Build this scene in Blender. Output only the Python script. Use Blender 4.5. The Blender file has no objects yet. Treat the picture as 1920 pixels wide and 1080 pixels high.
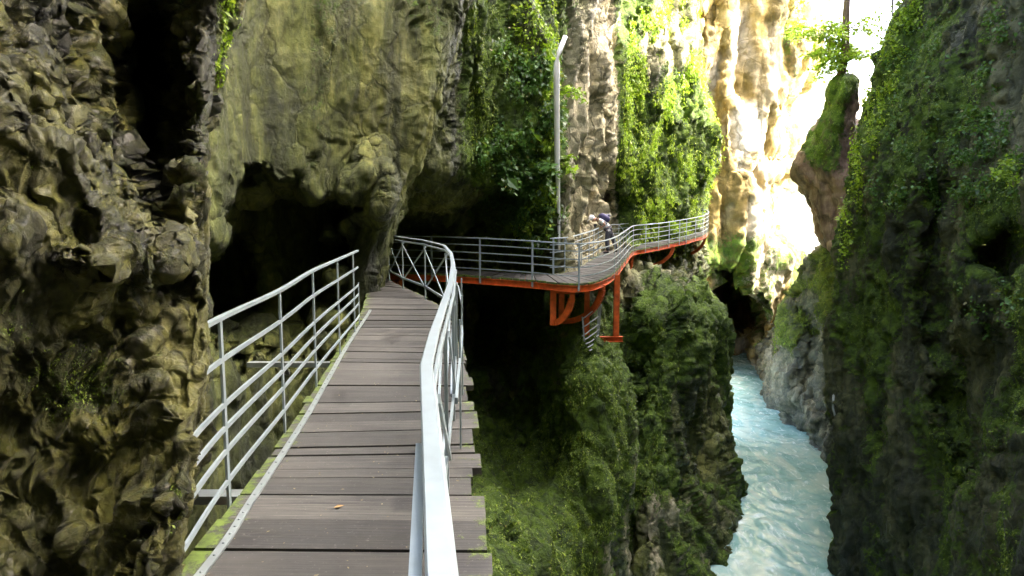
import bpy, math, random
import numpy as np
from mathutils import Vector
random.seed(4); rng = np.random.default_rng(7)
S = bpy.context.scene; COL = S.collection
# ---------------------------------------------------------------- camera, sky, sun, exposure
F = 1200.0; HZ = 405.0; EYE = 1.6
TH = math.atan((540-HZ)/F); CT, ST = math.cos(TH), math.sin(TH)
cd = bpy.data.cameras.new('camera'); cam = bpy.data.objects.new('camera', cd); COL.objects.link(cam)
cam.location = (0, 0, EYE); cam.rotation_euler = (math.pi/2-TH, 0, 0)
cd.sensor_width = 36; cd.lens = 36*F/1920; cd.clip_start = .05; cd.clip_end = 2000
S.camera = cam
SUN = Vector((.84, -.03, .84)).normalized()
w = bpy.data.worlds.new('World'); S.world = w; w.use_nodes = True
nt = w.node_tree; bg = nt.nodes['Background']
sky = nt.nodes.new('ShaderNodeTexSky'); sky.sky_type = 'NISHITA'; sky.sun_disc = False
sky.sun_elevation = math.asin(SUN.z); sky.sun_rotation = math.atan2(SUN.x, SUN.y)
sky.air_density = .6; sky.dust_density = 8.0; sky.ozone_density = .1
nt.links.new(sky.outputs[0], bg.inputs[0]); bg.inputs[1].default_value = .15
sl = bpy.data.lights.new('sun', 'SUN'); sl.energy = 2.0; sl.angle = math.radians(.5); sl.color = (1, .93, .78)
so = bpy.data.objects.new('sun', sl); COL.objects.link(so); so.rotation_euler = SUN.to_track_quat('Z', 'Y').to_euler()
S.view_settings.view_transform = 'Standard'; S.view_settings.look = 'None'
S.view_settings.exposure = 4.35; S.view_settings.gamma = 1
S.cycles.max_bounces = 8; S.cycles.diffuse_bounces = 5; S.cycles.glossy_bounces = 3
S.cycles.use_denoising = True; S.cycles.sample_clamp_indirect = 8

# ---------------------------------------------------------------- survey helpers: photo point + ground distance -> world point
def W(px, py, Y):
    px = np.asarray(px, float); py = np.asarray(py, float); Y = np.asarray(Y, float)
    xc = (px-960)/F; yc = -(py-540)/F; t = Y/(CT+yc*ST)
    return np.stack([xc*t, Y+0*xc, EYE+t*(-ST+yc*CT)], -1)
def PX(P):
    d = P-np.array([0, 0, EYE]); f = d[..., 1]*CT-d[..., 2]*ST; u = d[..., 1]*ST+d[..., 2]*CT
    f = np.where(f > .05, f, .05)
    return 960+F*d[..., 0]/f, 540-F*u/f
def _h(i, j, k, s):
    n = (i*374761393+j*668265263+k*1274126177+s*974634777) & 0xffffffff
    n = ((n ^ (n >> 13))*1274126177) & 0xffffffff
    return n ^ (n >> 16)
_G = np.array([[1,1,0],[-1,1,0],[1,-1,0],[-1,-1,0],[1,0,1],[-1,0,1],[1,0,-1],[-1,0,-1],[0,1,1],[0,-1,1],[0,1,-1],[0,-1,-1],[1,1,0],[-1,1,0],[0,-1,1],[0,-1,-1]], float)
def noise(P, s=0):
    P = np.asarray(P, float); I = np.floor(P).astype(np.int64); f = P-I; u = f*f*f*(f*(f*6-15)+10)
    r = 0
    for a in (0, 1):
        for b in (0, 1):
            for c in (0, 1):
                g = _G[_h(I[..., 0]+a, I[..., 1]+b, I[..., 2]+c, s) & 15]
                d = g[..., 0]*(f[..., 0]-a)+g[..., 1]*(f[..., 1]-b)+g[..., 2]*(f[..., 2]-c)
                r = r+d*np.where(a, u[..., 0], 1-u[..., 0])*np.where(b, u[..., 1], 1-u[..., 1])*np.where(c, u[..., 2], 1-u[..., 2])
    return r
def fbm(P, o=4, s=0, ridge=False, g=.5):
    r = 0; a = 1; t = 0
    for k in range(o):
        n = noise(P, s+k*17)
        if ridge: n = .5-np.abs(n)*1.6
        r = r+a*n; t += a; a *= g; P = P*2.03+11.7
    return r/t
def mesh_np(name, V, Fc, mat, parent=None, smooth=True, attrs=None, mats=None, mi=None):
    V = np.asarray(V, np.float32).reshape(-1, 3); Fc = np.asarray(Fc, np.int32); k = Fc.shape[1]
    m = bpy.data.meshes.new(name); m.vertices.add(len(V)); m.vertices.foreach_set('co', V.ravel())
    m.loops.add(Fc.size); m.loops.foreach_set('vertex_index', Fc.ravel())
    m.polygons.add(len(Fc)); m.polygons.foreach_set('loop_start', np.arange(0, Fc.size, k, dtype=np.int32))
    m.polygons.foreach_set('loop_total', np.full(len(Fc), k, np.int32))
    m.polygons.foreach_set('use_smooth', np.full(len(Fc), smooth))
    m.materials.append(mat)
    m.update(calc_edges=True); m.validate()
    for n, a in (attrs or {}).items():
        at = m.attributes.new(n, 'FLOAT', 'POINT'); at.data.foreach_set('value', np.asarray(a, np.float32).ravel())
    o = bpy.data.objects.new(name, m); COL.objects.link(o)
    if parent is not None: o.parent = parent
    return o
def tag(o, label=None, cat=None, group=None, kind=None):
    if label: o['label'] = label
    if cat: o['category'] = cat
    if group: o['group'] = group
    if kind: o['kind'] = kind
    return o
def empty(name, loc=(0, 0, 0)):
    o = bpy.data.objects.new(name, None); o.empty_display_size = .2; o.location = loc; COL.objects.link(o); return o
def part(o, root):
    o.parent = root; return o
# mesh builder of boxes, bars and tubes
class MB:
    def __init__(s): s.v = []; s.f = []
    def hexa(s, p8):
        b = len(s.v); s.v += [tuple(p) for p in p8]
        for q in ((0,3,2,1),(4,5,6,7),(0,1,5,4),(1,2,6,5),(2,3,7,6),(3,0,4,7)): s.f.append(tuple(b+i for i in q))
    def bar(s, a, b, w, h, up=(0, 0, 1)):           # rectangular bar, w across, h along up
        a = Vector(a); b = Vector(b); d = (b-a).normalized(); u = Vector(up)
        if abs(d.dot(u)) > .98: u = Vector((0, 1, 0))
        r = d.cross(u).normalized(); u = r.cross(d).normalized()
        q = [(-1,-1),(1,-1),(1,1),(-1,1)]
        s.hexa([a+r*x*w/2+u*y*h/2 for x, y in q]+[b+r*x*w/2+u*y*h/2 for x, y in q])
    def path(s, pts, w, h, ups=None):
        """continuous rectangular bar mitred along a path"""
        pts = [Vector(p) for p in pts]; n = len(pts); b0 = len(s.v)
        for i, p in enumerate(pts):
            d = (pts[min(i+1, n-1)]-pts[max(i-1, 0)]).normalized(); u = Vector((0, 0, 1)) if ups is None else Vector(ups)
            r = d.cross(u).normalized(); u2 = r.cross(d).normalized()
            for x, y in ((-1,-1),(1,-1),(1,1),(-1,1)): s.v.append(tuple(p+r*x*w/2+u2*y*h/2))
        for i in range(n-1):
            a = b0+i*4
            for k in range(4): s.f.append((a+k, a+(k+1) % 4, a+4+(k+1) % 4, a+4+k))
        s.f.append((b0+3, b0+2, b0+1, b0)); e = b0+(n-1)*4; s.f.append((e, e+1, e+2, e+3))
    def tube(s, pts, rad, n=8):
        pts = [Vector(p) for p in pts]; m = len(pts); b0 = len(s.v)
        if not hasattr(rad, '__len__'): rad = [rad]*m
        for i, p in enumerate(pts):
            d = (pts[min(i+1, m-1)]-pts[max(i-1, 0)]).normalized(); u = Vector((0, 0, 1)) if abs(d.z) < .95 else Vector((0, 1, 0))
            r = d.cross(u).normalized(); u = r.cross(d)
            for k in range(n):
                a = 2*math.pi*k/n; s.v.append(tuple(p+(r*math.cos(a)+u*math.sin(a))*rad[i]))
        for i in range(m-1):
            for k in range(n):
                a = b0+i*n; s.f.append((a+k, a+(k+1) % n, a+n+(k+1) % n, a+n+k))
        s.f.append(tuple(b0+n-1-k for k in range(n))); s.f.append(tuple(b0+(m-1)*n+k for k in range(n)))
    def ball(s, c, r, nu=12, nv=8):
        c = Vector(c); r = Vector(r) if hasattr(r, '__len__') else Vector((r, r, r)); b = len(s.v)
        for i in range(nv+1):
            t = math.pi*i/nv
            for k in range(nu):
                a = 2*math.pi*k/nu; s.v.append((c.x+r.x*math.sin(t)*math.cos(a), c.y+r.y*math.sin(t)*math.sin(a), c.z+r.z*math.cos(t)))
        for i in range(nv):
            for k in range(nu): s.f.append((b+i*nu+k, b+(i+1)*nu+k, b+(i+1)*nu+(k+1) % nu, b+i*nu+(k+1) % nu))
    def build(s, name, mat, parent=None, smooth=False, bevel=0):
        m = bpy.data.meshes.new(name); m.from_pydata(s.v, [], s.f); m.update(); m.materials.append(mat)
        if smooth: m.polygons.foreach_set('use_smooth', [True]*len(m.polygons))
        o = bpy.data.objects.new(name, m); COL.objects.link(o)
        if parent is not None: o.parent = parent
        if bevel:
            b = o.modifiers.new('bevel', 'BEVEL'); b.width = bevel; b.segments = 1; b.limit_method = 'ANGLE'
        return o
# ---------------------------------------------------------------- materials
class NT:
    def __init__(s, name):
        s.m = bpy.data.materials.new(name); s.m.use_nodes = True; s.t = s.m.node_tree; s.b = s.t.nodes['Principled BSDF']
        s.co = s.t.nodes.new('ShaderNodeNewGeometry').outputs['Position']
    def n(s, ty, **k):
        o = s.t.nodes.new(ty)
        for a, v in k.items(): setattr(o, a, v)
        return o
    def l(s, a, b): s.t.links.new(a, b)
    def mapv(s, sc, co=None):
        m = s.n('ShaderNodeMapping'); m.inputs['Scale'].default_value = sc; s.l(co or s.co, m.inputs[0]); return m.outputs[0]
    def noise(s, sc, det=6, rough=.6, co=None, dist=0):
        o = s.n('ShaderNodeTexNoise'); o.inputs['Scale'].default_value = sc; o.inputs['Detail'].default_value = det
        o.inputs['Roughness'].default_value = rough; o.inputs['Distortion'].default_value = dist; s.l(co or s.co, o.inputs['Vector']); return o.outputs[0]
    def ramp(s, f, stops):
        r = s.n('ShaderNodeValToRGB'); e = r.color_ramp.elements
        while len(e) < len(stops): e.new(.5)
        for x, (p, c) in zip(e, stops): x.position = p; x.color = (*c, 1) if len(c) == 3 else c
        s.l(f, r.inputs[0]); return r.outputs[0]
    def g(s, f, a, b):
        r = s.n('ShaderNodeMapRange'); r.inputs[1].default_value = a; r.inputs[2].default_value = b; s.l(f, r.inputs[0]); return r.outputs[0]
    def mix(s, f, a, b, bt='MIX'):
        m = s.n('ShaderNodeMix', data_type='RGBA', blend_type=bt)
        for i, v in ((0, f), (6, a), (7, b)):
            if isinstance(v, (float, int)): m.inputs[i].default_value = v
            elif isinstance(v, tuple): m.inputs[i].default_value = (*v, 1)
            else: s.l(v, m.inputs[i])
        return m.outputs[2]
    def math(s, op, a, b=0.0, c=None):
        m = s.n('ShaderNodeMath', operation=op)
        for i, v in enumerate((a, b) if c is None else (a, b, c)):
            if isinstance(v, (float, int)): m.inputs[i].default_value = v
            else: s.l(v, m.inputs[i])
        return m.outputs[0]
    def attr(s, n): a = s.n('ShaderNodeAttribute', attribute_name=n); return a.outputs['Fac']
    def bump(s, h, st, d):
        b = s.n('ShaderNodeBump'); b.inputs['Strength'].default_value = st; b.inputs['Distance'].default_value = d; s.l(h, b.inputs['Height']); s.l(b.outputs[0], s.b.inputs['Normal'])
def rock_mat(name, cols, scale=1.0, moss=((.03, .065, .003), (.13, .22, .008)), rough=(.45, .85), bump=.05, pale=(.62, .55, .34), wetlow=.3):
    t = NT(name)
    big = t.noise(.55*scale, 6, .64, t.mapv((1, 1, .28)), .6)
    fine = t.noise(7*scale, 8, .7, t.mapv((1, 1, .6)))
    n = t.math('ADD', t.math('MULTIPLY', big, .72), t.math('MULTIPLY', fine, .28))
    c = t.ramp(n, [(.38, cols[0]), (.46, cols[1]), (.53, cols[2]), (.62, cols[3])])
    streak = t.g(t.noise(1.6*scale, 6, .68, t.mapv((1, 1, .07))), .48, .64)
    c = t.mix(t.math('MULTIPLY', streak, .8), c, cols[0])
    c = t.mix(t.attr('pale'), c, t.mix(t.g(fine, .35, .65), tuple(x*.7 for x in pale), pale))
    mn = t.noise(9*scale, 7, .75)
    mf = t.math('MULTIPLY', t.attr('moss'), 1.0)
    mf = t.g(t.math('ADD', mf, t.math('MULTIPLY', t.math('SUBTRACT', mn, .5), 1.2)), .36, .56)
    mc = t.mix(t.g(t.noise(3.3*scale, 6, .7), .35, .65), moss[0], moss[1])
    mc = t.mix(t.g(t.noise(26*scale, 3, .6), .3, .7), mc, tuple(x*1.5 for x in moss[1]), 'MIX') if False else mc
    c = t.mix(mf, c, mc)
    t.l(c, t.b.inputs['Base Color'])
    wet = t.g(t.noise(1.1*scale, 4, .6), .4, .6)
    r = t.math('ADD', t.math('MULTIPLY', wet, rough[1]-rough[0]), rough[0])
    r = t.math('SUBTRACT', r, t.math('MULTIPLY', t.attr('wet'), wetlow))
    r = t.math('MAXIMUM', r, t.math('MULTIPLY', mf, .9)); t.l(r, t.b.inputs['Roughness'])
    vo = t.n('ShaderNodeTexVoronoi', feature='DISTANCE_TO_EDGE'); vo.inputs['Scale'].default_value = 1.5*scale
    dv = t.n('ShaderNodeVectorMath', operation='MULTIPLY_ADD'); nz3 = t.n('ShaderNodeTexNoise'); nz3.inputs['Scale'].default_value = 2.2*scale; nz3.inputs['Detail'].default_value = 5; t.l(t.co, nz3.inputs['Vector'])
    t.l(nz3.outputs['Color'], dv.inputs[0]); dv.inputs[1].default_value = (.55/scale,)*3; t.l(t.mapv((1, 1, .4)), dv.inputs[2]); t.l(dv.outputs[0], vo.inputs['Vector'])
    crack = t.g(vo.outputs['Distance'], 0, .07)
    c = t.mix(t.math('MULTIPLY', t.math('SUBTRACT', 1.0, crack), .55), c, cols[0]); t.l(c, t.b.inputs['Base Color'])
    h0 = t.math('ADD', t.noise(5*scale, 12, .78), t.math('MULTIPLY', crack, .22))
    h = t.math('ADD', h0, t.math('MULTIPLY', t.math('MULTIPLY', mn, mf), 1.2))
    t.bump(h, 1.0, bump)
    return t.m
def simple(name, col, rough=.5, metal=0, var=.15, sc=8, bump=0, spec=.5):
    t = NT(name); oc = t.n('ShaderNodeTexCoord').outputs['Object']
    n = t.noise(sc, 5, .6, oc)
    c = t.mix(t.g(n, .3, .7), tuple(max(0, x*(1-var)) for x in col), tuple(x*(1+var) for x in col))
    t.l(c, t.b.inputs['Base Color']); t.b.inputs['Metallic'].default_value = metal
    t.l(t.math('ADD', t.math('MULTIPLY', n, .25), rough-.12), t.b.inputs['Roughness'])
    if bump: t.bump(n, .6, bump)
    return t.m
def leaf_mat(name, a, b, tr=.35):
    t = NT(name); r = t.attr('rnd'); c = t.ramp(r, [(0, a), (.6, b), (.93, tuple(x*1.5 for x in b)), (1, (.2, .15, .04))])
    t.l(c, t.b.inputs['Base Color']); t.b.inputs['Roughness'].default_value = .45
    tl = t.n('ShaderNodeBsdfTranslucent'); t.l(t.mix(.5, c, (.3, .5, .02)), tl.inputs[0])
    mx = t.n('ShaderNodeMixShader'); mx.inputs[0].default_value = tr
    t.l(t.b.outputs[0], mx.inputs[1]); t.l(tl.outputs[0], mx.inputs[2]); t.l(mx.outputs[0], t.t.nodes['Material Output'].inputs[0])
    return t.m
COAT = 0
OL = [(.018, .026, .006), (.065, .083, .014), (.145, .168, .034), (.31, .32, .085)]
M_A = rock_mat('wet tufa', [(.014, .016, .003), (.065, .07, .012), (.16, .16, .032), (.32, .31, .10)], 2.2, moss=((.03, .04, .005), (.08, .10, .012)), rough=(.3, .6), bump=.05, wetlow=.15)
M_A.node_tree.nodes['Principled BSDF'].inputs['Coat Weight'].default_value = .12; M_A.node_tree.nodes['Principled BSDF'].inputs['Coat Roughness'].default_value = .24
M_B = rock_mat('mossy limestone', OL, 1.0, bump=.16, rough=(.5, .9))
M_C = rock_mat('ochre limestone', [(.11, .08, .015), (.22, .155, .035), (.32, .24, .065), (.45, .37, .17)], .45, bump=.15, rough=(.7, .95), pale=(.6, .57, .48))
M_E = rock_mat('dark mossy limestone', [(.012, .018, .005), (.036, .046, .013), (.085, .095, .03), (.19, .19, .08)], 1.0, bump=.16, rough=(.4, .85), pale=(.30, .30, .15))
M_F = rock_mat('reddish limestone', [(.10, .06, .04), (.2, .12, .08), (.3, .19, .13), (.42, .3, .2)], .8, bump=.1)
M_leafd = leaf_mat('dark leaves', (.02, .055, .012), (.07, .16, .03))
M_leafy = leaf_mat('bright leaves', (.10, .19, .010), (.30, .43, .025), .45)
M_moss = leaf_mat('moss blades', (.04, .075, .006), (.17, .25, .015), .25)
M_steel = simple('galvanised steel', (.30, .34, .33), .45, .5, .16, 9)
M_rail = simple('pale painted steel', (.33, .40, .42), .38, .35, .10, 14)
M_orange = simple('orange painted steel', (.50, .085, .010), .55, 0, .45, 5)
# ---------------------------------------------------------------- rock surfaces
def lerp_cols(cols, rows):
    """cols: each a list of (py, px, Y) anchors -> grid [row][col] of (px, py, Y)"""
    g = np.zeros((len(rows), len(cols), 3))
    for j, c in enumerate(cols):
        a = np.array(c, float)
        g[:, j, 0] = np.interp(rows, a[:, 0], a[:, 1]); g[:, j, 2] = np.interp(rows, a[:, 0], a[:, 2]); g[:, j, 1] = rows
    return g
def cr(P, t):                                    # Catmull-Rom resample along axis 0 at parameters t
    n = len(P); i = np.clip(np.floor(t).astype(int), 0, n-2); f = (t-i).reshape((-1,)+(1,)*(P.ndim-1))
    p0 = P[np.maximum(i-1, 0)]; p1 = P[i]; p2 = P[i+1]; p3 = P[np.minimum(i+2, n-1)]
    return .5*((2*p1)+(p2-p0)*f+(2*p0-5*p1+4*p2-p3)*f*f+(3*p1-p0-3*p2+p3)*f**3)
def params(cnt):
    return np.concatenate([np.arange(c)/c+i for i, c in enumerate(cnt)]+[[len(cnt)]])
SURF = {}
def ell(px, py, cx, cy, rx, ry, soft=.5, wob=None):
    d = np.sqrt(((px-cx)/rx)**2+((py-cy)/ry)**2)
    if wob is not None: d = d+wob
    return np.clip((1-d)/soft+.5, 0, 1)
def surface(key, name, G, res, dents, disp, mat, masks, label=None, zcap=None):
    """G control grid (rows, cols, (px,py,Y)); dents edit the distance; disp(P)->normal offset"""
    dv = np.abs(np.diff(G[:, :, 1], axis=0)).max(1); du = np.abs(np.diff(G[:, :, 0], axis=1)).mean(0)
    inrow = [(G[i:i+2, :, 1].max() > -20) and (G[i:i+2, :, 1].min() < 1100) for i in range(len(dv))]
    cv = [max(3, int(d/res)) if q else max(4, int(d/res/6)) for d, q in zip(dv, inrow)]
    WP = W(G[:, :, 0], G[:, :, 1], np.maximum(G[:, :, 2], .8)); vis = (G[:, 0, 1] > -10) & (G[:, 0, 1] < 1100)
    wl = np.linalg.norm(np.diff(WP, axis=1), axis=2); cu = [max(10, int(d/res), min(90, int(np.median(wl[vis, j]/(.0042*G[vis][:, j, 2]))))) for j, d in enumerate(du)]
    g = cr(G, params(cv)); g = np.swapaxes(cr(np.swapaxes(g, 0, 1), params(cu)), 0, 1)
    px, py, Y = g[..., 0], g[..., 1], g[..., 2].copy()
    P0 = W(px, py, Y); wob = fbm(P0*.9*(20/np.maximum(Y, 2))[..., None], 3, 5)*.7
    for d in dents:
        Y += d[4]*ell(px, py, d[0], d[1], d[2], d[3], d[5] if len(d) > 5 else .5, wob)
    P = W(px, py, np.maximum(Y, .8))
    def nrm(P):
        a = np.gradient(P, axis=0); b = np.gradient(P, axis=1); n = np.cross(a, b); n /= np.linalg.norm(n, axis=-1, keepdims=True)+1e-9
        return n
    N = nrm(P); 
    if (N*(np.array([0, 0, EYE])-P)).sum(-1).mean() < 0: N = -N; fl = True
    else: fl = False
    # displace in two passes, big forms first, so fine relief follows them
    for f in disp:
        P = P+N*f(P, N, px, py)[..., None]; N2 = nrm(P); N = -N2 if fl else N2
    if zcap: zc = np.interp(P[..., 1], zcap[0], zcap[1]); P[..., 2] = np.where(P[..., 2] > zc, zc+np.arctan((P[..., 2]-zc)*.3), P[..., 2])
    px2, py2 = PX(P)
    at = {k: np.clip(f(P, N, px2, py2), 0, 1) for k, f in masks.items()}
    for k in ('moss', 'pale', 'wet'): at.setdefault(k, np.zeros(px.shape))
    nv, nu = px.shape; I = np.arange(nv*nu).reshape(nv, nu)
    q = np.stack([I[:-1, :-1], I[:-1, 1:], I[1:, 1:], I[1:, :-1]], -1).reshape(-1, 4)
    if not fl: q = q[:, ::-1]
    o = mesh_np(name, P, q, mat, attrs=at); tag(o, label, kind='structure')
    SURF[key] = dict(P=P.reshape(-1, 3), N=N.reshape(-1, 3), px=px2.ravel(), py=py2.ravel(), moss=at['moss'].ravel())
    return o
V3 = lambda x, y, z: np.array([x, y, z])
ROWS = np.array([-620, -300, -120, 0, 80, 160, 240, 320, 380, 440, 490, 540, 600, 680, 770, 860, 960, 1080, 1250, 1600], float)
# --- the long left wall: alcove, spur, bay, ivy ridge, mossy buttresses under the far walkway
cols = [
 [(-620, 60, 6), (1600, 60, 6)],
 [(-620, 330, 8.6), (400, 330, 8.6), (1600, 330, 8)],
 [(-620, 450, 10.5), (400, 430, 10.5), (1600, 430, 9.5)],
 [(-620, 560, 11.6), (400, 550, 11.6), (1600, 520, 10.5)],
 [(-620, 670, 12.4), (0, 660, 12.2), (400, 640, 12.6), (1600, 600, 12)],
 [(-620, 770, 13), (0, 750, 12.8), (300, 715, 12.8), (400, 680, 13), (500, 660, 13.2), (1600, 650, 13)],
 [(-620, 860, 13.4), (0, 822, 13.2), (150, 805, 13.0), (300, 775, 13.0), (400, 728, 13.0), (480, 700, 13.0), (560, 688, 13.4), (1600, 690, 14)],
 [(-620, 880, 14.2), (0, 835, 14.2), (300, 785, 14.2), (360, 755, 16), (420, 722, 19.5), (500, 700, 20), (700, 720, 21), (1600, 740, 18)],
 [(-620, 900, 15.2), (0, 858, 15), (330, 820, 15.2), (390, 800, 19), (440, 790, 22), (500, 780, 23), (700, 800, 23), (900, 800, 18), (1080, 790, 9), (1600, 780, 6)],
 [(-620, 940, 16.4), (0, 895, 16), (330, 880, 16.2), (380, 870, 19.5), (440, 860, 22), (500, 860, 23), (640, 880, 24), (850, 890, 19), (930, 900, 14.5), (1080, 880, 10), (1600, 860, 6.5)],
 [(-620, 980, 17.6), (0, 930, 17.2), (240, 925, 17.4), (350, 925, 19), (430, 930, 21), (500, 940, 23), (640, 950, 24), (850, 960, 20), (960, 970, 15.5), (1080, 960, 11.5), (1600, 930, 7.5)],
 [(-620, 1030, 19.4), (0, 990, 19.0), (300, 985, 18.9), (440, 990, 19.8), (500, 1010, 21.5), (640, 1010, 22), (850, 1030, 18.5), (1000, 1045, 15.5), (1080, 1040, 14), (1600, 1000, 10)],
 [(-620, 1060, 19.6), (0, 1040, 19.5), (150, 1036, 19.3), (440, 1040, 19.4), (500, 1046, 19.8), (560, 1060, 19.5), (650, 1075, 18.8), (800, 1090, 17.3), (1080, 1080, 16), (1600, 1050, 13)],
 [(-620, 1085, 21.5), (0, 1052, 21.4), (440, 1054, 21.6), (520, 1070, 21), (600, 1105, 19.6), (680, 1128, 18.6), (850, 1150, 17.6), (1080, 1140, 17), (1600, 1110, 14)],
 [(-620, 1140, 23.5), (0, 1100, 24), (440, 1100, 24), (520, 1110, 23), (600, 1145, 22.5), (700, 1162, 22.6), (850, 1172, 22), (1080, 1170, 21), (1600, 1160, 16)],
 [(-620, 1190, 27), (0, 1150, 28), (440, 1150, 28), (520, 1160, 26), (600, 1180, 23.4), (700, 1195, 22.5), (850, 1200, 21.5), (1080, 1210, 19.5), (1600, 1220, 17)],
 [(-620, 1240, 30.5), (0, 1195, 31.6), (440, 1200, 31.6), (500, 1200, 29.5), (600, 1236, 23.4), (700, 1232, 22.6), (850, 1225, 21.4), (1080, 1240, 19.8), (1600, 1280, 17.5)],
 [(-620, 1290, 33), (0, 1240, 34), (440, 1245, 34), (500, 1250, 32), (600, 1285, 27.8), (700, 1285, 27.2), (850, 1280, 25.6), (980, 1300, 23), (1080, 1310, 21.5), (1600, 1330, 18)],
 [(-620, 1330, 35), (0, 1272, 36), (180, 1295, 36), (300, 1300, 36.2), (440, 1285, 36.8), (490, 1275, 35), (600, 1305, 30.5), (700, 1308, 30), (850, 1315, 28), (980, 1335, 25), (1080, 1340, 22.8), (1600, 1360, 18.5)],
 [(-620, 1350, 37.5), (0, 1288, 38), (100, 1295, 38), (180, 1318, 37.6), (290, 1334, 37.6), (400, 1300, 38.5), (470, 1298, 38), (520, 1305, 34.5), (610, 1342, 32), (720, 1338, 31.4), (850, 1346, 29.6), (960, 1376, 26.4), (1080, 1372, 23.8), (1600, 1390, 19)],
 [(-620, 1340, 42), (0, 1280, 42), (290, 1320, 42), (400, 1290, 43), (490, 1300, 42), (610, 1350, 38), (720, 1340, 37), (850, 1330, 36), (1080, 1340, 31), (1600, 1350, 26)],
]
G = lerp_cols(cols, ROWS)
far = lambda P: np.clip(P[..., 1]/18, .55, 1.5)
def big_b(P, N, px, py):
    fl = fbm(P*V3(.42, .42, .12), 3, 1)*1.3+fbm(P*V3(1.0, 1.0, .22), 3, 9, True)*.45
    return fl*far(P)*(1-.35*ell(px, py, 560, 200, 200, 320, .6))
def mid_b(P, N, px, py):
    Q = P+fbm(P*1.2, 2, 40)[..., None]*.5; k = 1-.55*ell(px, py, 560, 150, 230, 300, .8)-.3*ell(px, py, 1130, 250, 80, 260, .6)
    lo = np.clip((py-440)/80, 0, 1)[..., None]; lo = np.maximum(lo, np.clip((px-1060)/60, 0, 1)[..., None]); va = V3(2.2, 2.2, .6); vb = V3(4, 4, 1.8)
    return (fbm(Q*va, 4, 21, True, .6)*.24+fbm(Q*vb, 4, 33, False, .65)*.20)*far(P)*k*(1-lo[..., 0])+(fbm(Q*V3(1.5, .9, .28), 4, 22, True, .6)*.42+fbm(Q*V3(3.4, 2.0, .9), 4, 34, False, .62)*.17)*far(P)*k*lo[..., 0]
def moss_b(P, N, px, py):
    n = fbm(P*V3(.5, .5, .16), 4, 70)*1.6
    m = .12+.25*np.clip(N[..., 2], -.2, 1)*2
    m = m+.5*np.clip((py-500)/40, 0, 1)*np.clip((px-800)/60, 0, 1)-.3*np.clip((py-400)/60, 0, 1)*np.clip((740-px)/40, 0, 1)
    m = m+.9*ell(px, py, 985, 330, 95, 190, .6)+.5*ell(px, py, 960, 90, 90, 160, .8)+.75*ell(px, py, 1180, 150, 28, 220, .6)
    m = m+.95*ell(px, py, 1245, 310, 85, 170, .5)+.85*ell(px, py, 1300, 230, 55, 150, .6)+.5*ell(px, py, 1235, 20, 60, 45, .5)
    m = m+.4*ell(px, py, 1130, 800, 60, 260, .6)+.6*ell(px, py, 980, 1010, 140, 130, .6)+.5*ell(px, py, 1340, 590, 45, 120, .6)+.4*ell(px, py, 1230, 640, 110, 120, .7)
    m = m-.75*ell(px, py, 1110, 280, 50, 240, .5)-.5*ell(px, py, 1190, 530, 120, 55, .6)-.5*ell(px, py, 1260, 1010, 130, 80, .6)-.5*ell(px, py, 1310, 800, 60, 120, .6)
    m = m-.25*ell(px, py, 600, 300, 200, 260, .6)
    return m+n
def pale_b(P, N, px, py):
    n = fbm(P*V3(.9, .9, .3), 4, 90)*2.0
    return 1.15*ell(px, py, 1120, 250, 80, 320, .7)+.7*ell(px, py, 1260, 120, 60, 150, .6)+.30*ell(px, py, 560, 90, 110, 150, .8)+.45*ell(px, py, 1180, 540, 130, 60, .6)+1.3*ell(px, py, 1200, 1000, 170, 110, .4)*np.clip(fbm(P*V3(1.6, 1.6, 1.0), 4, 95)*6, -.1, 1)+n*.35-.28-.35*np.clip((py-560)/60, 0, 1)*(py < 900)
dentsB = [(505, 500, 145, 165, 2.6, .25), (400, 560, 90, 130, 1.2, .4), (890, 400, 30, 50, 1.5, .5), (1235, 505, 85, 40, 1.6, .5), (960, 640, 95, 130, 2.5, .6), (1136, 384, 7, 24, 2.5, .5),
          (690, 350, 45, 60, -.7, .6), (1140, 590, 55, 80, 2.6, .45), (1105, 410, 62, 100, 1.6, .6), (1165, 420, 45, 60, .8, .6), (1180, 620, 22, 110, 2.0, .6), (1215, 800, 20, 200, .8, .8), (870, 250, 30, 170, .8, .7)]
surface('wall', 'cliff', G, 3.0, dentsB, [big_b, mid_b], M_B, dict(moss=moss_b, pale=pale_b, wet=lambda P, N, px, py: 1.3*ell(px, py, 1260, 1000, 150, 180, .5)+.6*ell(px, py, 1330, 750, 60, 200, .5)), 'mossy limestone cliff the walkways are bolted to')
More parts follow.
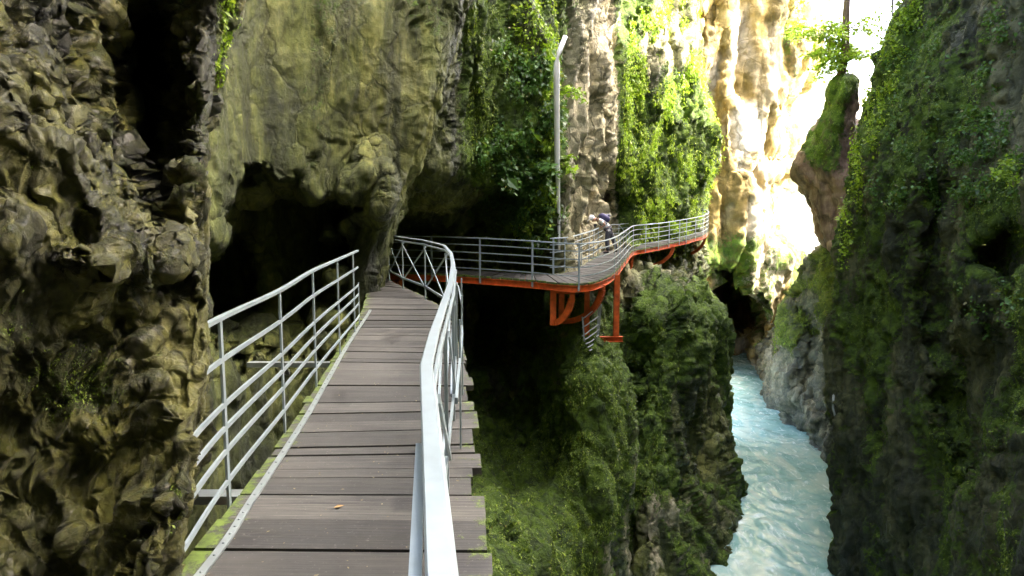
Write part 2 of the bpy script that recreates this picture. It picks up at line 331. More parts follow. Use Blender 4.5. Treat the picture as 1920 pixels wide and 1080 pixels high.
# --- near tufa rock
cols = [
 [(-620, -500, 1.6), (300, -420, 1.5), (1600, -500, 1.6)],
 [(-620, -160, 2.2), (0, -150, 2.2), (400, -120, 2.0), (700, -120, 2.1), (1600, -160, 2.0)],
 [(-620, 30, 3.0), (0, 20, 2.9), (250, 10, 2.6), (450, 10, 2.2), (560, 10, 2.3), (800, 10, 2.35), (1600, 0, 2.1)],
 [(-620, 140, 3.4), (0, 110, 3.3), (240, 110, 2.9), (330, 110, 2.6), (480, 120, 2.4), (600, 120, 2.5), (800, 110, 2.45), (1600, 90, 2.1)],
 [(-620, 250, 4.0), (0, 210, 4.0), (240, 210, 3.5), (330, 210, 3.0), (480, 210, 2.6), (600, 220, 2.65), (800, 210, 2.5), (1600, 160, 2.1)],
 [(-620, 330, 4.3), (0, 300, 4.3), (240, 290, 3.9), (400, 290, 3.3), (500, 295, 2.85), (600, 300, 2.75), (800, 290, 2.5), (1080, 225, 2.15), (1600, 200, 2.0)],
 [(-620, 420, 4.0), (0, 385, 3.9), (240, 350, 3.7), (400, 338, 3.25), (500, 345, 2.95), (650, 352, 2.75), (800, 335, 2.55), (960, 290, 2.3), (1080, 255, 2.15), (1600, 220, 2.0)],
 [(-620, 480, 4.1), (0, 438, 4.1), (100, 413, 4.05), (180, 400, 3.95), (260, 393, 3.8), (330, 384, 3.6), (400, 376, 3.35), (480, 380, 3.1), (560, 388, 2.95), (650, 393, 2.85), (760, 380, 2.72), (900, 345, 2.5), (960, 325, 2.35), (1080, 290, 2.2), (1600, 250, 2.1)],
 [(-620, 470, 4.8), (0, 425, 4.8), (330, 375, 4.4), (560, 375, 4.0), (760, 365, 3.7), (960, 300, 3.5), (1080, 270, 3.4), (1600, 240, 3.2)],
 [(-620, 380, 6.5), (0, 350, 6.5), (560, 330, 6), (1080, 200, 5.5), (1600, 180, 5)],
]
G = lerp_cols(cols, ROWS)
def big_a(P, N, px, py):
    k = np.clip((P[..., 1]-1.2)/2, .5, 1.2)
    Q = P+fbm(P*1.1, 2, 3)[..., None]*.4
    return (fbm(Q*V3(1.5, 1.5, .8), 3, 2)*.42+fbm(Q*V3(3.2, 3.2, 1.5), 3, 8, True)*.22)*k*(.35+.65*np.clip((380-px)/80, 0, 1))-.04
def mid_a(P, N, px, py):
    Q = P+fbm(P*4, 2, 50)[..., None]*.10
    return (fbm(Q*V3(4.2, 4.2, 1.7), 4, 15, True, .55)*.17+fbm(Q*V3(11, 11, 5.5), 4, 27, False, .6)*.05)*(.55+.45*np.clip((385-px)/60, 0, 1))
surface('near', 'cliff', G, 2.2, [(262, 170, 75, 190, 1.5, .45), (130, 120, 45, 130, .5, .5), (250, 480, 110, 30, -.15, .8)], [big_a, mid_a], M_A,
        dict(moss=lambda P, N, px, py: .12+fbm(P*1.6, 3, 4)*1.4+.3*N[..., 2]+.9*ell(px, py, 425, 60, 22, 110, .5), wet=lambda P, N, px, py: .3+fbm(P*1.2, 3, 14)*1.5+.5*N[..., 2]), 'wet knobbly brown rock face nearest the camera on the left')
# --- right wall
cols = [
 [(-620, 2900, 5), (540, 2700, 5), (1600, 2600, 5)],
 [(-620, 2450, 9.5), (540, 2250, 9.5), (1600, 2200, 8.5)],
 [(-620, 2180, 13), (0, 2080, 13), (540, 2000, 12.6), (1080, 1980, 11.6), (1600, 1960, 10.5)],
 [(-620, 2080, 16), (0, 1960, 16), (540, 1880, 15.2), (800, 1880, 14), (1080, 1880, 13.6), (1600, 1860, 12.5)],
 [(-620, 2000, 18.2), (0, 1860, 18.2), (300, 1780, 18), (540, 1770, 17.8), (1080, 1780, 16.5), (1600, 1760, 15)],
 [(-620, 1940, 20), (0, 1790, 20), (300, 1690, 20), (540, 1680, 20), (1080, 1690, 19), (1600, 1670, 17)],
 [(-620, 1900, 21.4), (0, 1735, 21.4), (200, 1672, 21.6), (300, 1640, 21.8), (540, 1612, 22), (700, 1610, 21.6), (1080, 1625, 20.6), (1600, 1600, 18)],
 [(-620, 1870, 23), (0, 1702, 23), (80, 1672, 23), (200, 1637, 23.2), (300, 1602, 23.4), (420, 1590, 23.6), (560, 1571, 23.8), (700, 1565, 23.4), (900, 1582, 22.6), (1080, 1582, 22), (1600, 1560, 19)],
 [(-620, 1900, 27), (0, 1740, 27), (200, 1675, 27), (300, 1640, 27), (420, 1620, 27), (560, 1600, 27), (1080, 1600, 26), (1600, 1590, 24)],
 [(-620, 1990, 36), (0, 1800, 36), (540, 1740, 36), (1600, 1700, 34)],
 [(-620, 2060, 41), (0, 1900, 41), (540, 1860, 41), (1600, 1800, 41)],
]
TOPX = [3575, 2580, 2266, 2112, 2058, 2036, 2037, 2026, 2045, 2200, 2260]
cols = [[(-2600, tx, c[0][2])]+c for tx, c in zip(TOPX, cols)]
G = lerp_cols(cols, np.concatenate([[-2600, -1900, -1200], ROWS]))
def moss_e(P, N, px, py):
    return .38+fbm(P*V3(.5, .5, .3), 4, 170)*1.7+.35*ell(px, py, 1660, 180, 70, 170, .7)+.3*np.clip(N[..., 2]*2, -.5, 1)+.35*ell(px, py, 1640, 600, 80, 80, .7)-.3*ell(px, py, 1890, 180, 40, 150, .6)-.3*ell(px, py, 1700, 800, 50, 160, .7)
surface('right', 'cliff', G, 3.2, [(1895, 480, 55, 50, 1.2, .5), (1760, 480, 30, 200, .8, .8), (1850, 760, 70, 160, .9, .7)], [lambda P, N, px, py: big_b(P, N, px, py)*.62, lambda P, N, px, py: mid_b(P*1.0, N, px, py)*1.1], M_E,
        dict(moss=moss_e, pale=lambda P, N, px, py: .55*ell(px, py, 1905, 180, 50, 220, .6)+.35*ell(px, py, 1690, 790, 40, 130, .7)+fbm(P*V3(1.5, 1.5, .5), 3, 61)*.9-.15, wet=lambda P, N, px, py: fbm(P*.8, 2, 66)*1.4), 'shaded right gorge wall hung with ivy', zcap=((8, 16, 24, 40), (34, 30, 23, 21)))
# --- far cliff with river cave, facing the light
R2 = np.array([-700, -300, -100, 0, 80, 150, 200, 240, 270, 300, 325, 345, 400, 440, 480, 520, 560, 600, 660, 720, 800], float)
edge = [(-700, 1560), (0, 1520), (100, 1512), (145, 1500), (178, 1462), (240, 1458), (270, 1474), (300, 1454), (325, 1488), (345, 1455), (415, 1443), (445, 1446), (480, 1486), (520, 1482), (600, 1470), (800, 1470)]
cols = [
 [(-700, 1200, 46), (800, 1200, 46)], [(-700, 1290, 47), (800, 1290, 47)], [(-700, 1350, 48), (800, 1345, 48)], [(-700, 1410, 49.5), (800, 1400, 49.5)],
 [(a, b-25, 51) for a, b in edge], [(a, b, 53) for a, b in edge], [(a, b+6, 60) for a, b in edge]]
G = lerp_cols(cols, R2)
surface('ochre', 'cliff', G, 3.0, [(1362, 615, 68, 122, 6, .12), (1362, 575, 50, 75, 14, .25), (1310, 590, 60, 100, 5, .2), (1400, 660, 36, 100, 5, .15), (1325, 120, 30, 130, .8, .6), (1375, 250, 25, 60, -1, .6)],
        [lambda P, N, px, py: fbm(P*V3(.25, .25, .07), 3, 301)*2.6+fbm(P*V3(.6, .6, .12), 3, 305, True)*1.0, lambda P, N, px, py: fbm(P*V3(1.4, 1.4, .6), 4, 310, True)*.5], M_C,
        dict(moss=lambda P, N, px, py: .05+fbm(P*V3(.3, .3, .1), 4, 320)*1.2+.5*ell(px, py, 1350, 470, 60, 50, .6)+.45*ell(px, py, 1430, 520, 90, 90, .7), pale=lambda P, N, px, py: fbm(P*V3(.25, .25, .1), 3, 330)*2.2-.1+.8*ell(px, py, 1395, 240, 40, 50, .5)+.6*ell(px, py, 1310, 110, 35, 90, .6)), 'sunlit ochre cliff above the river cave')  # pale ellipses paint sun patches; lower moss, partly real, also darkens as shade
# --- pale sunlit cliff closing the gorge far behind
G = lerp_cols([[(-900, a, d), (900, a, d)] for a, d in ((1150, 92), (1300, 84), (1450, 80), (1600, 80), (1750, 84), (2000, 92))], np.array([150, 200, 300, 400, 500, 650, 800], float))
M_P = rock_mat('pale limestone', [(.45, .42, .34), (.6, .57, .48), (.72, .7, .62), (.8, .78, .72)], .3, bump=.2, rough=(.8, 1))
surface('pale', 'cliff', G, 9, [], [lambda P, N, px, py: fbm(P*V3(.12, .12, .04), 4, 401)*4], M_P, {}, 'pale sunlit cliff closing the gorge behind the hanging pillar')
# --- sloping rock on the right bank beyond
tops = [(1434, 650, 51), (1456, 615, 48), (1492, 568, 42), (1545, 485, 38), (1600, 440, 34), (1680, 380, 32), (1800, 350, 31)]
bots = [(1424, 760, 51), (1440, 760, 46.5), (1470, 860, 39), (1525, 930, 34), (1590, 960, 31), (1660, 1000, 28), (1780, 1050, 27)]
fr = [-.02, 0, .12, .3, .5, .7, .85, 1.0, 1.25]
G = np.zeros((len(fr)+1, len(tops), 3))
for j, (a, b) in enumerate(zip(tops, bots)):
    G[0, j] = (a[0]+25, a[1]-6, a[2]+14)
    for i, f in enumerate(fr): G[i+1, j] = (a[0]+(b[0]-a[0])*f, a[1]+(b[1]-a[1])*f, a[2]+(b[2]-a[2])*f**.7 if f > 0 else a[2]+.5)
M_G = rock_mat('grey green rock', [(.04, .045, .03), (.10, .10, .06), (.19, .18, .11), (.32, .3, .2)], .8, moss=((.07, .10, .012), (.2, .25, .03)), bump=.12)
surface('bank', 'cliff', G, 3.0, [(1530, 650, 25, 100, 1.5, .8)], [lambda P, N, px, py: fbm(P*V3(.3, .3, .2), 3, 501)*1.8+fbm(P*V3(.8, .8, .5), 3, 503, True)*.9, lambda P, N, px, py: fbm(P*V3(2, 2, 1.4), 4, 510, True)*.4], M_G,
        dict(moss=lambda P, N, px, py: .15+fbm(P*.4, 4, 520)*1.5+.6*ell(px, py, 1500, 540, 70, 110, .7)-.6*np.clip((py-640)/150, 0, 1)), 'grey sloping rock on the right bank below the hanging pillar')
# --- hanging pillar of reddish rock
yl = [150, 200, 225, 300, 330, 370, 420, 450, 462, 475]
lx = [1566, 1552, 1540, 1500, 1502, 1519, 1534, 1545, 1556, 1572]
G = np.zeros((len(yl), 6, 3))
for i, (y, l) in enumerate(zip(yl, lx)):
    r = 1599 if y < 290 else 1634
    if y > 460: r = l+30
    for j, (k, d) in enumerate(((-.0, 38), (.0, 34), (.3, 32.2), (.65, 31.6), (1, 33), (1, 38))): G[i, j] = (l+(r-l)*k, y, d)
cap0 = G[0].copy(); cap0[:, 1] = 144; cap0[:, 2] = 35; cap0[:, 0] = 1585; cap1 = G[-1].copy(); cap1[:, 1] = 480; cap1[:, 2] = 35; cap1[:, 0] = 1590
G = np.concatenate([[cap0], G, [cap1]])
surface('pillar', 'cliff', G, 2.6, [], [lambda P, N, px, py: fbm(P*V3(.7, .7, .4), 3, 601)*.7, lambda P, N, px, py: fbm(P*V3(2, 2, 1.2), 4, 610, True)*.25], M_F,
        dict(moss=lambda P, N, px, py: .1+fbm(P*.6, 4, 620)*1.2+.9*ell(px, py, 1540, 240, 40, 70, .7)+.7*np.clip((220-py)/60, 0, 1)), 'reddish rock pillar hanging beside the bright slot')
# --- unseen cliff added behind the camera to block light from there
P0 = np.array([(-9, 4), (-7, -2), (-3, -7), (4, -9.5), (10, -7), (13, -1), (13.5, 6)], float)
def rear_blocker():
    t = params([30]*6); xy = cr(P0, t); z = np.linspace(-15, 26, 120)
    P = np.zeros((120, len(t), 3)); P[..., :2] = xy[None]; P[..., 2] = z[:, None]
    P[..., :2] += (fbm(P*V3(.3, .3, .12), 4, 900)*3)[..., None]*np.array([.3, -1])
    I = np.arange(P.shape[0]*P.shape[1]).reshape(P.shape[:2]); q = np.stack([I[:-1, :-1], I[:-1, 1:], I[1:, 1:], I[1:, :-1]], -1).reshape(-1, 4)
    o = mesh_np('cliff', P, q, M_E, attrs={k: np.zeros(P.shape[:2]) for k in ('moss', 'pale', 'wet')}); tag(o, 'unseen cliff added behind the viewpoint to block light', kind='structure')
rear_blocker()
def shade_rock():  # rock roof added out of view to darken the near area
    m = 90; n = 60; a = np.linspace(0, 2*np.pi, m); t = np.linspace(0, np.pi, n); A_, T_ = np.meshgrid(a, t)
    D = np.stack([np.sin(T_)*np.cos(A_), np.sin(T_)*np.sin(A_), np.cos(T_)], -1); P = np.array([-5, 0, 13.5])+D*np.array([7.2, 7.5, 3.4]); P = P+D*(fbm(P*.35, 4, 950)*3)[..., None]
    P[:, -1] = P[:, 0]; P[0] = P[0].mean(0); P[-1] = P[-1].mean(0); I = np.arange(m*n).reshape(n, m); q = np.stack([I[:-1, :-1], I[1:, :-1], I[1:, 1:], I[:-1, 1:]], -1).reshape(-1, 4)
    tag(mesh_np('cliff', P, q, M_B, attrs={k: np.zeros(P.shape[:2]) for k in ('moss', 'pale', 'wet')}), 'unseen rock added overhead to shade the near walkway', kind='structure')
shade_rock()
# --- gorge floor below everything, and the river
def bed():
    x = np.linspace(-60, 120, 60); y = np.linspace(-40, 160, 60); X, Yy = np.meshgrid(x, y)
    Z = -14+fbm(np.stack([X, Yy, X*0], -1)*.1, 3, 700)*1.5
    I = np.arange(3600).reshape(60, 60); q = np.stack([I[:-1, :-1], I[:-1, 1:], I[1:, 1:], I[1:, :-1]], -1).reshape(-1, 4)
    o = mesh_np('ground', np.stack([X, Yy, Z], -1), q, M_G, attrs={k: np.zeros(3600) for k in ('moss', 'pale', 'wet')}); tag(o, 'dark rocky gorge floor under the river', kind='structure')
bed()
def river():
    nx, ny = 260, 620; x = np.linspace(0, 36, nx); y = 12+np.linspace(0, 1, ny)**1.5*74; X, Yy = np.meshgrid(x, y)
    Q = np.stack([X, Yy, X*0], -1); Q2 = Q+fbm(Q*.35, 2, 800)[..., None]*2.5
    Z = -11.4+fbm(Q2*V3(.9, .45, 1), 4, 801)*.13+fbm(Q2*V3(3.2, 1.8, 1), 3, 805)*.025
    I = np.arange(nx*ny).reshape(ny, nx); q = np.stack([I[:-1, :-1], I[:-1, 1:], I[1:, 1:], I[1:, :-1]], -1).reshape(-1, 4)
    t = NT('glacial water')
    co = t.mapv((1, .5, 1)); n1 = t.noise(.5, 6, .65, co, 1.5); n2 = t.noise(2.6, 8, .72, co, 1.2)
    c = t.ramp(n1, [(.36, (.19, .36, .31)), (.5, (.29, .47, .42)), (.62, (.43, .55, .46))])
    foam = t.g(n2, .53, .72); c = t.mix(t.math('MULTIPLY', foam, .6), c, (.78, .86, .86))
    t.l(c, t.b.inputs['Base Color']); t.l(t.math('ADD', t.math('MULTIPLY', foam, .4), .12), t.b.inputs['Roughness'])
    t.b.inputs['IOR'].default_value = 1.33; t.bump(t.noise(4, 6, .65, co), .15, .03)
    o = mesh_np('river', np.stack([X, Yy, Z], -1), q, t.m); tag(o, 'milky turquoise river running through the gorge', kind='structure')
river()
#@@PART2
# ---------------------------------------------------------------- walkways
def deck_mat():
    t = NT('weathered planks'); oc = t.co
    rnd = t.attr('rnd'); u = t.attr('along')
    cx = t.n('ShaderNodeCombineXYZ'); t.l(t.math('MULTIPLY', u, 2.2), cx.inputs[0]); t.l(t.math('MULTIPLY', t.attr('across'), 60.0), cx.inputs[1]); t.l(t.math('MULTIPLY', rnd, 37.0), cx.inputs[2])
    gr = t.noise(1.0, 7, .7, cx.outputs[0], .3); blot = t.noise(2.4, 6, .65)
    c = t.mix(rnd, (.038, .036, .029), (.125, .118, .098))
    c = t.mix(t.g(gr, .35, .62), tuple(x for x in (.036, .036, .033)), c)
    c = t.mix(t.math('MULTIPLY', t.g(blot, .54, .68), .75), c, (.022, .019, .017))
    c = t.mix(t.math('MULTIPLY', t.g(t.noise(40, 3, .8), .62, .75), .5), c, (.3, .28, .25))
    mf = t.g(t.math('ADD', t.attr('moss'), t.math('MULTIPLY', t.math('SUBTRACT', t.noise(7, 7, .75), .5), 1.9)), .45, .62)
    c = t.mix(mf, c, t.mix(t.g(t.noise(14, 5, .7), .35, .65), (.04, .06, .01), (.13, .19, .025)))
    t.l(c, t.b.inputs['Base Color']); t.l(t.math('ADD', t.math('MULTIPLY', t.g(blot, .3, .7), -.28), .78), t.b.inputs['Roughness'])
    t.bump(t.math('ADD', gr, t.math('MULTIPLY', mf, .8)), .6, .008); return t.m
M_deck = deck_mat()
def dens(P, n=14):
    P = np.array(P, float); return cr(P, params([n]*(len(P)-1)))
def make_deck(Lp, Rp, wid, root, jl=.02, jr=.05, mossL=.35, mossR=.5, th=.055, gap=.012, sd=1):
    L = dens(Lp); R = dens(Rp); C = (L+R)/2; s = np.concatenate([[0], np.cumsum(np.linalg.norm(np.diff(C, axis=0), axis=1))])
    r = random.Random(sd); V = []; Fc = []; rn = []; al = []; ac = []; mo = []; a = 0; n = 9
    at = lambda P, x: np.array([np.interp(x, s, P[:, k]) for k in range(3)])
    while a < s[-1]-.1:
        w_ = wid*r.choice((.6, .8, 1, 1.1, 1.25, 1.35)); b = a+w_-gap*r.uniform(.8, 2.2); e0 = -r.uniform(0, jl); e1 = 1+r.uniform(-.3, 1)*jr; q = r.random(); dz = r.uniform(-.007, .007); base = len(V)
        for zt in (0, -th):
            for i in range(n):
                u = e0+(e1-e0)*i/(n-1)
                for x, k in ((a, 0), (b, 1)):
                    p = at(L, x)*(1-u)+at(R, x)*u; V.append((p[0], p[1], p[2]+dz+zt)); rn.append(q); al.append(u); ac.append(x)
                    mo.append(max(0, mossL*(1-u/.16))+max(0, mossR*(1-(1-u)/.14)) if 1 else 0)
        T = lambda i, k: base+i*2+k
        Bt = lambda i, k: base+2*n+i*2+k
        for i in range(n-1):
            Fc += [(T(i,0), T(i+1,0), T(i+1,1), T(i,1)), (Bt(i,0), Bt(i,1), Bt(i+1,1), Bt(i+1,0)), (T(i,0), Bt(i,0), Bt(i+1,0), T(i+1,0)), (T(i,1), T(i+1,1), Bt(i+1,1), Bt(i,1))]
        Fc += [(T(0,0), T(0,1), Bt(0,1), Bt(0,0)), (T(n-1,0), Bt(n-1,0), Bt(n-1,1), T(n-1,1))]
        a += w_
    return mesh_np('deck', V, Fc, M_deck, root, smooth=False, attrs=dict(rnd=rn, along=al, across=ac, moss=mo))
def at_s(P, frac_or_s, absolute=False):
    s = np.concatenate([[0], np.cumsum(np.linalg.norm(np.diff(P, axis=0), axis=1))]); x = frac_or_s if absolute else frac_or_s*s[-1]
    return Vector([float(np.interp(x, s, P[:, k])) for k in range(3)])
def railing(root, base, posts, heights, topw=(.05, .04), barw=(.016, .034), mat=None, postw=(.05, .014), braces=(), below=.1, label=None):
    """base: dense base line; posts: positions along it (m); heights: rail heights, first is the handrail"""
    s = np.concatenate([[0], np.cumsum(np.linalg.norm(np.diff(base, axis=0), axis=1))])
    m = MB(); m.path([(p[0], p[1], p[2]+heights[0]) for p in base], topw[0], topw[1]); hr = m.build('handrail', mat, root, bevel=.004)
    if label: hr['label'] = label
    for h in heights[1:]:
        m = MB(); m.path([(p[0], p[1], p[2]+h) for p in base], barw[0], barw[1]); m.build('rail', mat, root)
    for x in posts:
        p = at_s(base, x, True); q = at_s(base, min(x+.05, s[-1]), True); p0 = at_s(base, max(x-.05, 0), True); d = (q-p0).normalized(); nrm = Vector((d.y, -d.x, 0))
        m = MB(); m.bar(p+Vector((0, 0, -below)), p+Vector((0, 0, heights[0]-topw[1]/2)), postw[0], postw[1], up=nrm)
        m.build('post', mat, root)
    for a, b in braces:
        p = at_s(base, a, True); q = at_s(base, b, True); d = (q-p).normalized(); nn = Vector((d.y, -d.x, 0))*.02
        for (u, v, o) in ((heights[0]-.04, heights[-1], nn), (heights[-1], heights[0]-.04, -nn)):
            m = MB(); m.bar(p+o+Vector((0, 0, u)), q+o+Vector((0, 0, v)), .036, .012, up=nn); m.build('brace', mat, root)
def hat(P, z): return [(x, y, z) for x, y in P]
near_L = [(-1.36,-1.2,0),(-1.42,1.4,0),(-1.47,2.4,0),(-1.54,3.42,0),(-1.70,4.8,0),(-1.86,6.15,.02),(-2.04,7.6,.04),(-2.29,9.4,.05),(-2.75,12.0,.06),(-3.45,14.8,.06),(-4.3,17.0,.05),(-5.0,18.6,0),(-4.9,20.2,-.02)]
near_R = [(-.08,-1.2,0),(-.10,1.4,0),(-.14,2.4,0),(-.2,3.4,0),(-.33,4.9,0),(-.45,6.1,.02),(-.65,7.5,.04),(-.9,9.3,.06),(-1.55,11.7,.07),(-2.4,13.9,.06),(-3.3,16.3,.05),(-3.75,17.8,0),(-3.8,18.75,-.02)]
wk = empty('walkway', (-1, 6, 0)); wk.location = (0, 0, 0)
tag(wk, 'near grey plank walkway leading away beside the wet brown rock', 'walkway')
make_deck(near_L, near_R, .25, wk, jl=.03, jr=.06, mossL=.6, mossR=.4, sd=3)
# steel edging strip with rivets along the planks' left side
m = MB(); st = dens([(-1.40, .9, 0), (-1.42, 2.7, 0), (-1.50, 3.5, 0), (-1.66, 4.9, 0), (-1.83, 6.2, .02), (-2.0, 7.5, .04), (-2.3, 10.0, .055), (-2.36, 10.4, .055)], 16)
m.path([(p[0]+.03, p[1], p[2]+.012) for p in st], .042, .012)
for k in range(0, len(st)-1, 2): m.ball((st[k][0]+.03, st[k][1], st[k][2]+.02), (.008, .008, .005), 6, 4)
m.build('edge_strip', M_steel, wk)
# left railing, six rails
lb = dens([(-1.18, 1.1, 0), (-1.42, 2.5, 0), (-1.58, 3.42, 0), (-1.73, 4.74, .0), (-1.83, 5.85, .05), (-1.97, 7.2, .06), (-2.10, 8.5, .07), (-2.16, 8.95, .07)], 10)
rl = empty('railing'); rl.parent = wk
ss = lambda Y: float(np.interp(Y, lb[:, 1], np.concatenate([[0], np.cumsum(np.linalg.norm(np.diff(lb, axis=0), axis=1))])))
for h, y0, w_, h_, nm in ((1.05, 3.1, .034, .022, 'handrail'), (.82, 2.9, .014, .026, 'rail'), (.57, 2.75, .014, .026, 'rail'), (.44, 2.55, .014, .026, 'rail'), (.31, 2.1, .014, .026, 'rail'), (.135, 1.1, .014, .026, 'rail')):
    m = MB(); m.path([(p[0], p[1], p[2]+h) for p in lb if p[1] > y0], w_, h_); m.build(nm, M_rail, rl)
for y in (3.42, 4.72, 5.85, 7.2, 8.4):
    p = at_s(lb, ss(y), True); m = MB(); m.bar(p+Vector((0, 0, -.12)), p+Vector((0, 0, 1.04)), .035, .014, up=(1, .1, 0)); m.build('post', M_rail, rl)
p = at_s(lb, ss(8.95), True); m = MB(); m.bar(p+Vector((0, 0, -.03)), p+Vector((0, 0, .60)), .02, .012, up=(1, 0, 0)); m.build('post', M_rail, rl)
# right railing with flat handrail and crossed braces
rb0 = np.array([(.03, .1, 0), (-.11, .93, 0), (-.315, 2.3, 0), (-.365, 2.95, 0), (-.50, 5.2, 0), (-.64, 6.95, .02), (-.82, 8.6, .05), (-1.06, 10.0, .09), (-1.62, 11.7, .11), (-2.3, 13.3, .11), (-3.0, 15.4, .1), (-3.55, 17.0, .08), (-3.85, 18.0, .06)])
rb = np.concatenate([rb0[k]+(rb0[k+1]-rb0[k])*np.linspace(0, 1, 12, endpoint=False)[:, None] for k in range(len(rb0)-1)]+[rb0[-1:]])
rr = empty('railing'); rr.parent = wk
sR = np.concatenate([[0], np.cumsum(np.linalg.norm(np.diff(rb, axis=0), axis=1))]); ssr = lambda Y: float(np.interp(Y, rb[:, 1], sR))
pp = [ssr(y) for y in (1.0, 2.3, 3.6, 4.9, 6.2, 7.5, 8.7, 9.9, 11.7, 13.3, 15.3, 17.2)]
railing(rr, rb+np.array([.025, 0, 0]), pp, [.97, .2], (.02, .03), (.02, .04), M_rail, (.055, .02), braces=list(zip(pp[:-1], pp[1:])), below=.14)
m = MB(); m.path([(p[0], p[1], p[2]+1.05) for p in rb], .047, .022); hh = m.build('handrail', M_rail, rr, bevel=.004); hh['label'] = 'wide flat pale blue handrail'
m = MB(); m.path([(p[0]-.022-.02*(1.9-p[1]), p[1], p[2]+1.0) for p in rb if p[1] < 1.72], .022, .022); m.build('handrail', M_rail, rr)
mid = rb[(rb[:, 1] < 8.6) & (rb[:, 1] > 3.2)]
m = MB(); m.path([(p[0]+.09, p[1], p[2]+.62) for p in mid], .016, .035); m.build('rail', M_rail, rr)
for y in (4.3, 5.6, 7.0):
    p = at_s(rb, ssr(y), True); m = MB(); m.bar(p+Vector((.09, 0, -.16)), p+Vector((.09, 0, .9)), .03, .012, up=(1, 0, 0)); m.build('post', M_rail, rr)
# steel below the deck
m = MB()
for side, off in ((near_L, .18), (near_R, -.2)):
    Pp = dens(side, 6); m.path([(p[0]+off, p[1], p[2]-.14) for p in Pp], .08, .14)
m.build('beam', M_orange, wk)
for y, ext in ((1.2, .1), (2.86, .30), (4.8, -.1), (6.9, .12), (8.9, -.1), (10.9, 0), (12.7, 0), (14.8, .1), (16.6, .2)):
    l = [np.interp(y, [p[1] for p in near_L], [p[k] for p in near_L]) for k in (0, 2)]; r_ = np.interp(y, [p[1] for p in near_R], [p[0] for p in near_R])
    m = MB(); m.bar((l[0]-ext, y, l[1]-.24), (r_-.05, y, l[1]-.24), .09, .12)
    m.bar((l[0]-ext, y, l[1]-.178), (r_-.05, y, l[1]-.178), .14, .012); m.bar((l[0]-ext, y, l[1]-.302), (r_-.05, y, l[1]-.302), .14, .012)
    m.build('cross_beam', M_orange, wk)
m = MB(); m.bar((-2.3, 3.62, -.05), (-1.5, 3.62, -.05), .10, .05); m.build('joist', M_steel, wk)
m = MB(); m.bar((-2.9, 6.9, -.02), (-1.95, 6.9, -.02), .08, .05); m.build('joist', M_steel, wk)
for (x, y) in ((-.39, 3.30), (-.46, 3.95)):
    m = MB(); m.bar((x, y-.06, .008), (x, y+.06, .008), .045, .006); m.ball((x, y-.035, .013), (.006, .006, .004), 6, 4); m.ball((x, y+.035, .013), (.006, .006, .004), 6, 4)
    m.build('fixing_plate', M_steel, wk)
# ---- far walkway
far_O = [(-3.75,18.75,-.02),(-2.3,18.3,-.03),(-.89,17.75,-.06),(.55,17.25,-.12),(1.45,16.85,-.17),(1.95,16.9,-.17),(2.5,17.7,-.14),(3.2,19.7,-.08),(4.2,23.6,.03),(5.2,27.5,.13),(6.0,28.8,.17),(6.9,30.2,.21),(7.8,31.6,.27),(8.9,33.0,.38),(9.8,34.3,.48),(10.5,35.3,.57),(11.3,37.0,.75),(11.55,38.6,.92),(11.3,40.4,1.0)]
far_I = [(-4.85,20.3,-.02),(-2.3,19.7,-.03),(-.6,19.2,-.06),(.55,18.9,-.10),(1.15,18.75,-.10),(1.35,18.9,-.10),(1.6,19.4,-.10),(2.1,20.8,-.07),(3.05,23.9,.03),(4.0,27.9,.13),(4.9,29.5,.17),(5.8,31.0,.21),(6.8,32.5,.27),(7.9,34.0,.38),(8.8,35.3,.48),(9.5,36.3,.57),(10.1,37.5,.75),(10.35,38.6,.92),(10.2,40.3,1.0)]
fw = empty('walkway'); tag(fw, 'far walkway curving round the cliff on orange steel brackets', 'walkway')
make_deck(far_O, far_I, .22, fw, jl=.01, jr=.02, mossL=.55, mossR=.6, sd=5)
O = dens(far_O, 10); I_ = dens(far_I, 10)
H5 = [1.05, .86, .645, .43, .2]
def srange(P, a, b):  # posts nearest to given plan points
    pass
def pos_on(P, Y, x=None):
    d = np.abs(P[:, 1]-Y)+(0 if x is None else np.abs(P[:, 0]-x)); i = int(np.argmin(d)); s = np.concatenate([[0], np.cumsum(np.linalg.norm(np.diff(P, axis=0), axis=1))]); return float(s[i])
r1 = empty('railing'); r1.parent = fw
railing(r1, O, [pos_on(O, y, x) for x, y in ((-3.75,18.7),(-2.3,18.3),(-.89,17.75),(.55,17.25),(1.75,16.8),(3.11,19.6),(3.35,20.3),(3.62,21.3),(3.9,22.4),(4.2,23.6),(4.6,25.3),(5.2,27.4),(5.99,28.8),(6.88,30.2),(7.76,31.5),(8.45,32.5),(9.0,33.2),(9.74,34.3),(10.45,35.3),(10.9,36.1),(11.3,37),(11.5,38),(11.5,39),(11.3,40.3))], H5, (.045, .035), (.018, .026), M_rail, (.05, .022), below=.2)
r2 = empty('railing'); r2.parent = fw
Iin = I_[(I_[:, 0] > 1.1)]
railing(r2, Iin, [pos_on(Iin, y, x) for x, y in ((1.2,18.8),(1.6,19.4),(1.95,20.5),(2.35,21.7),(2.7,22.8),(3.05,23.9),(3.45,25.6),(4.0,27.8),(4.9,29.5),(5.8,31),(6.8,32.5),(7.9,34),(8.8,35.3),(9.5,36.3),(10.1,37.5),(10.2,40.2))], H5, (.045, .035), (.018, .026), M_rail, (.05, .022),
        braces=[(pos_on(Iin, 19.4, 1.6), pos_on(Iin, 20.5, 1.95)), (pos_on(Iin, 29.5, 4.9), pos_on(Iin, 31, 5.8)), (pos_on(Iin, 31, 5.8), pos_on(Iin, 32.5, 6.8)), (pos_on(Iin, 34, 7.9), pos_on(Iin, 35.3, 8.8))], below=.1)
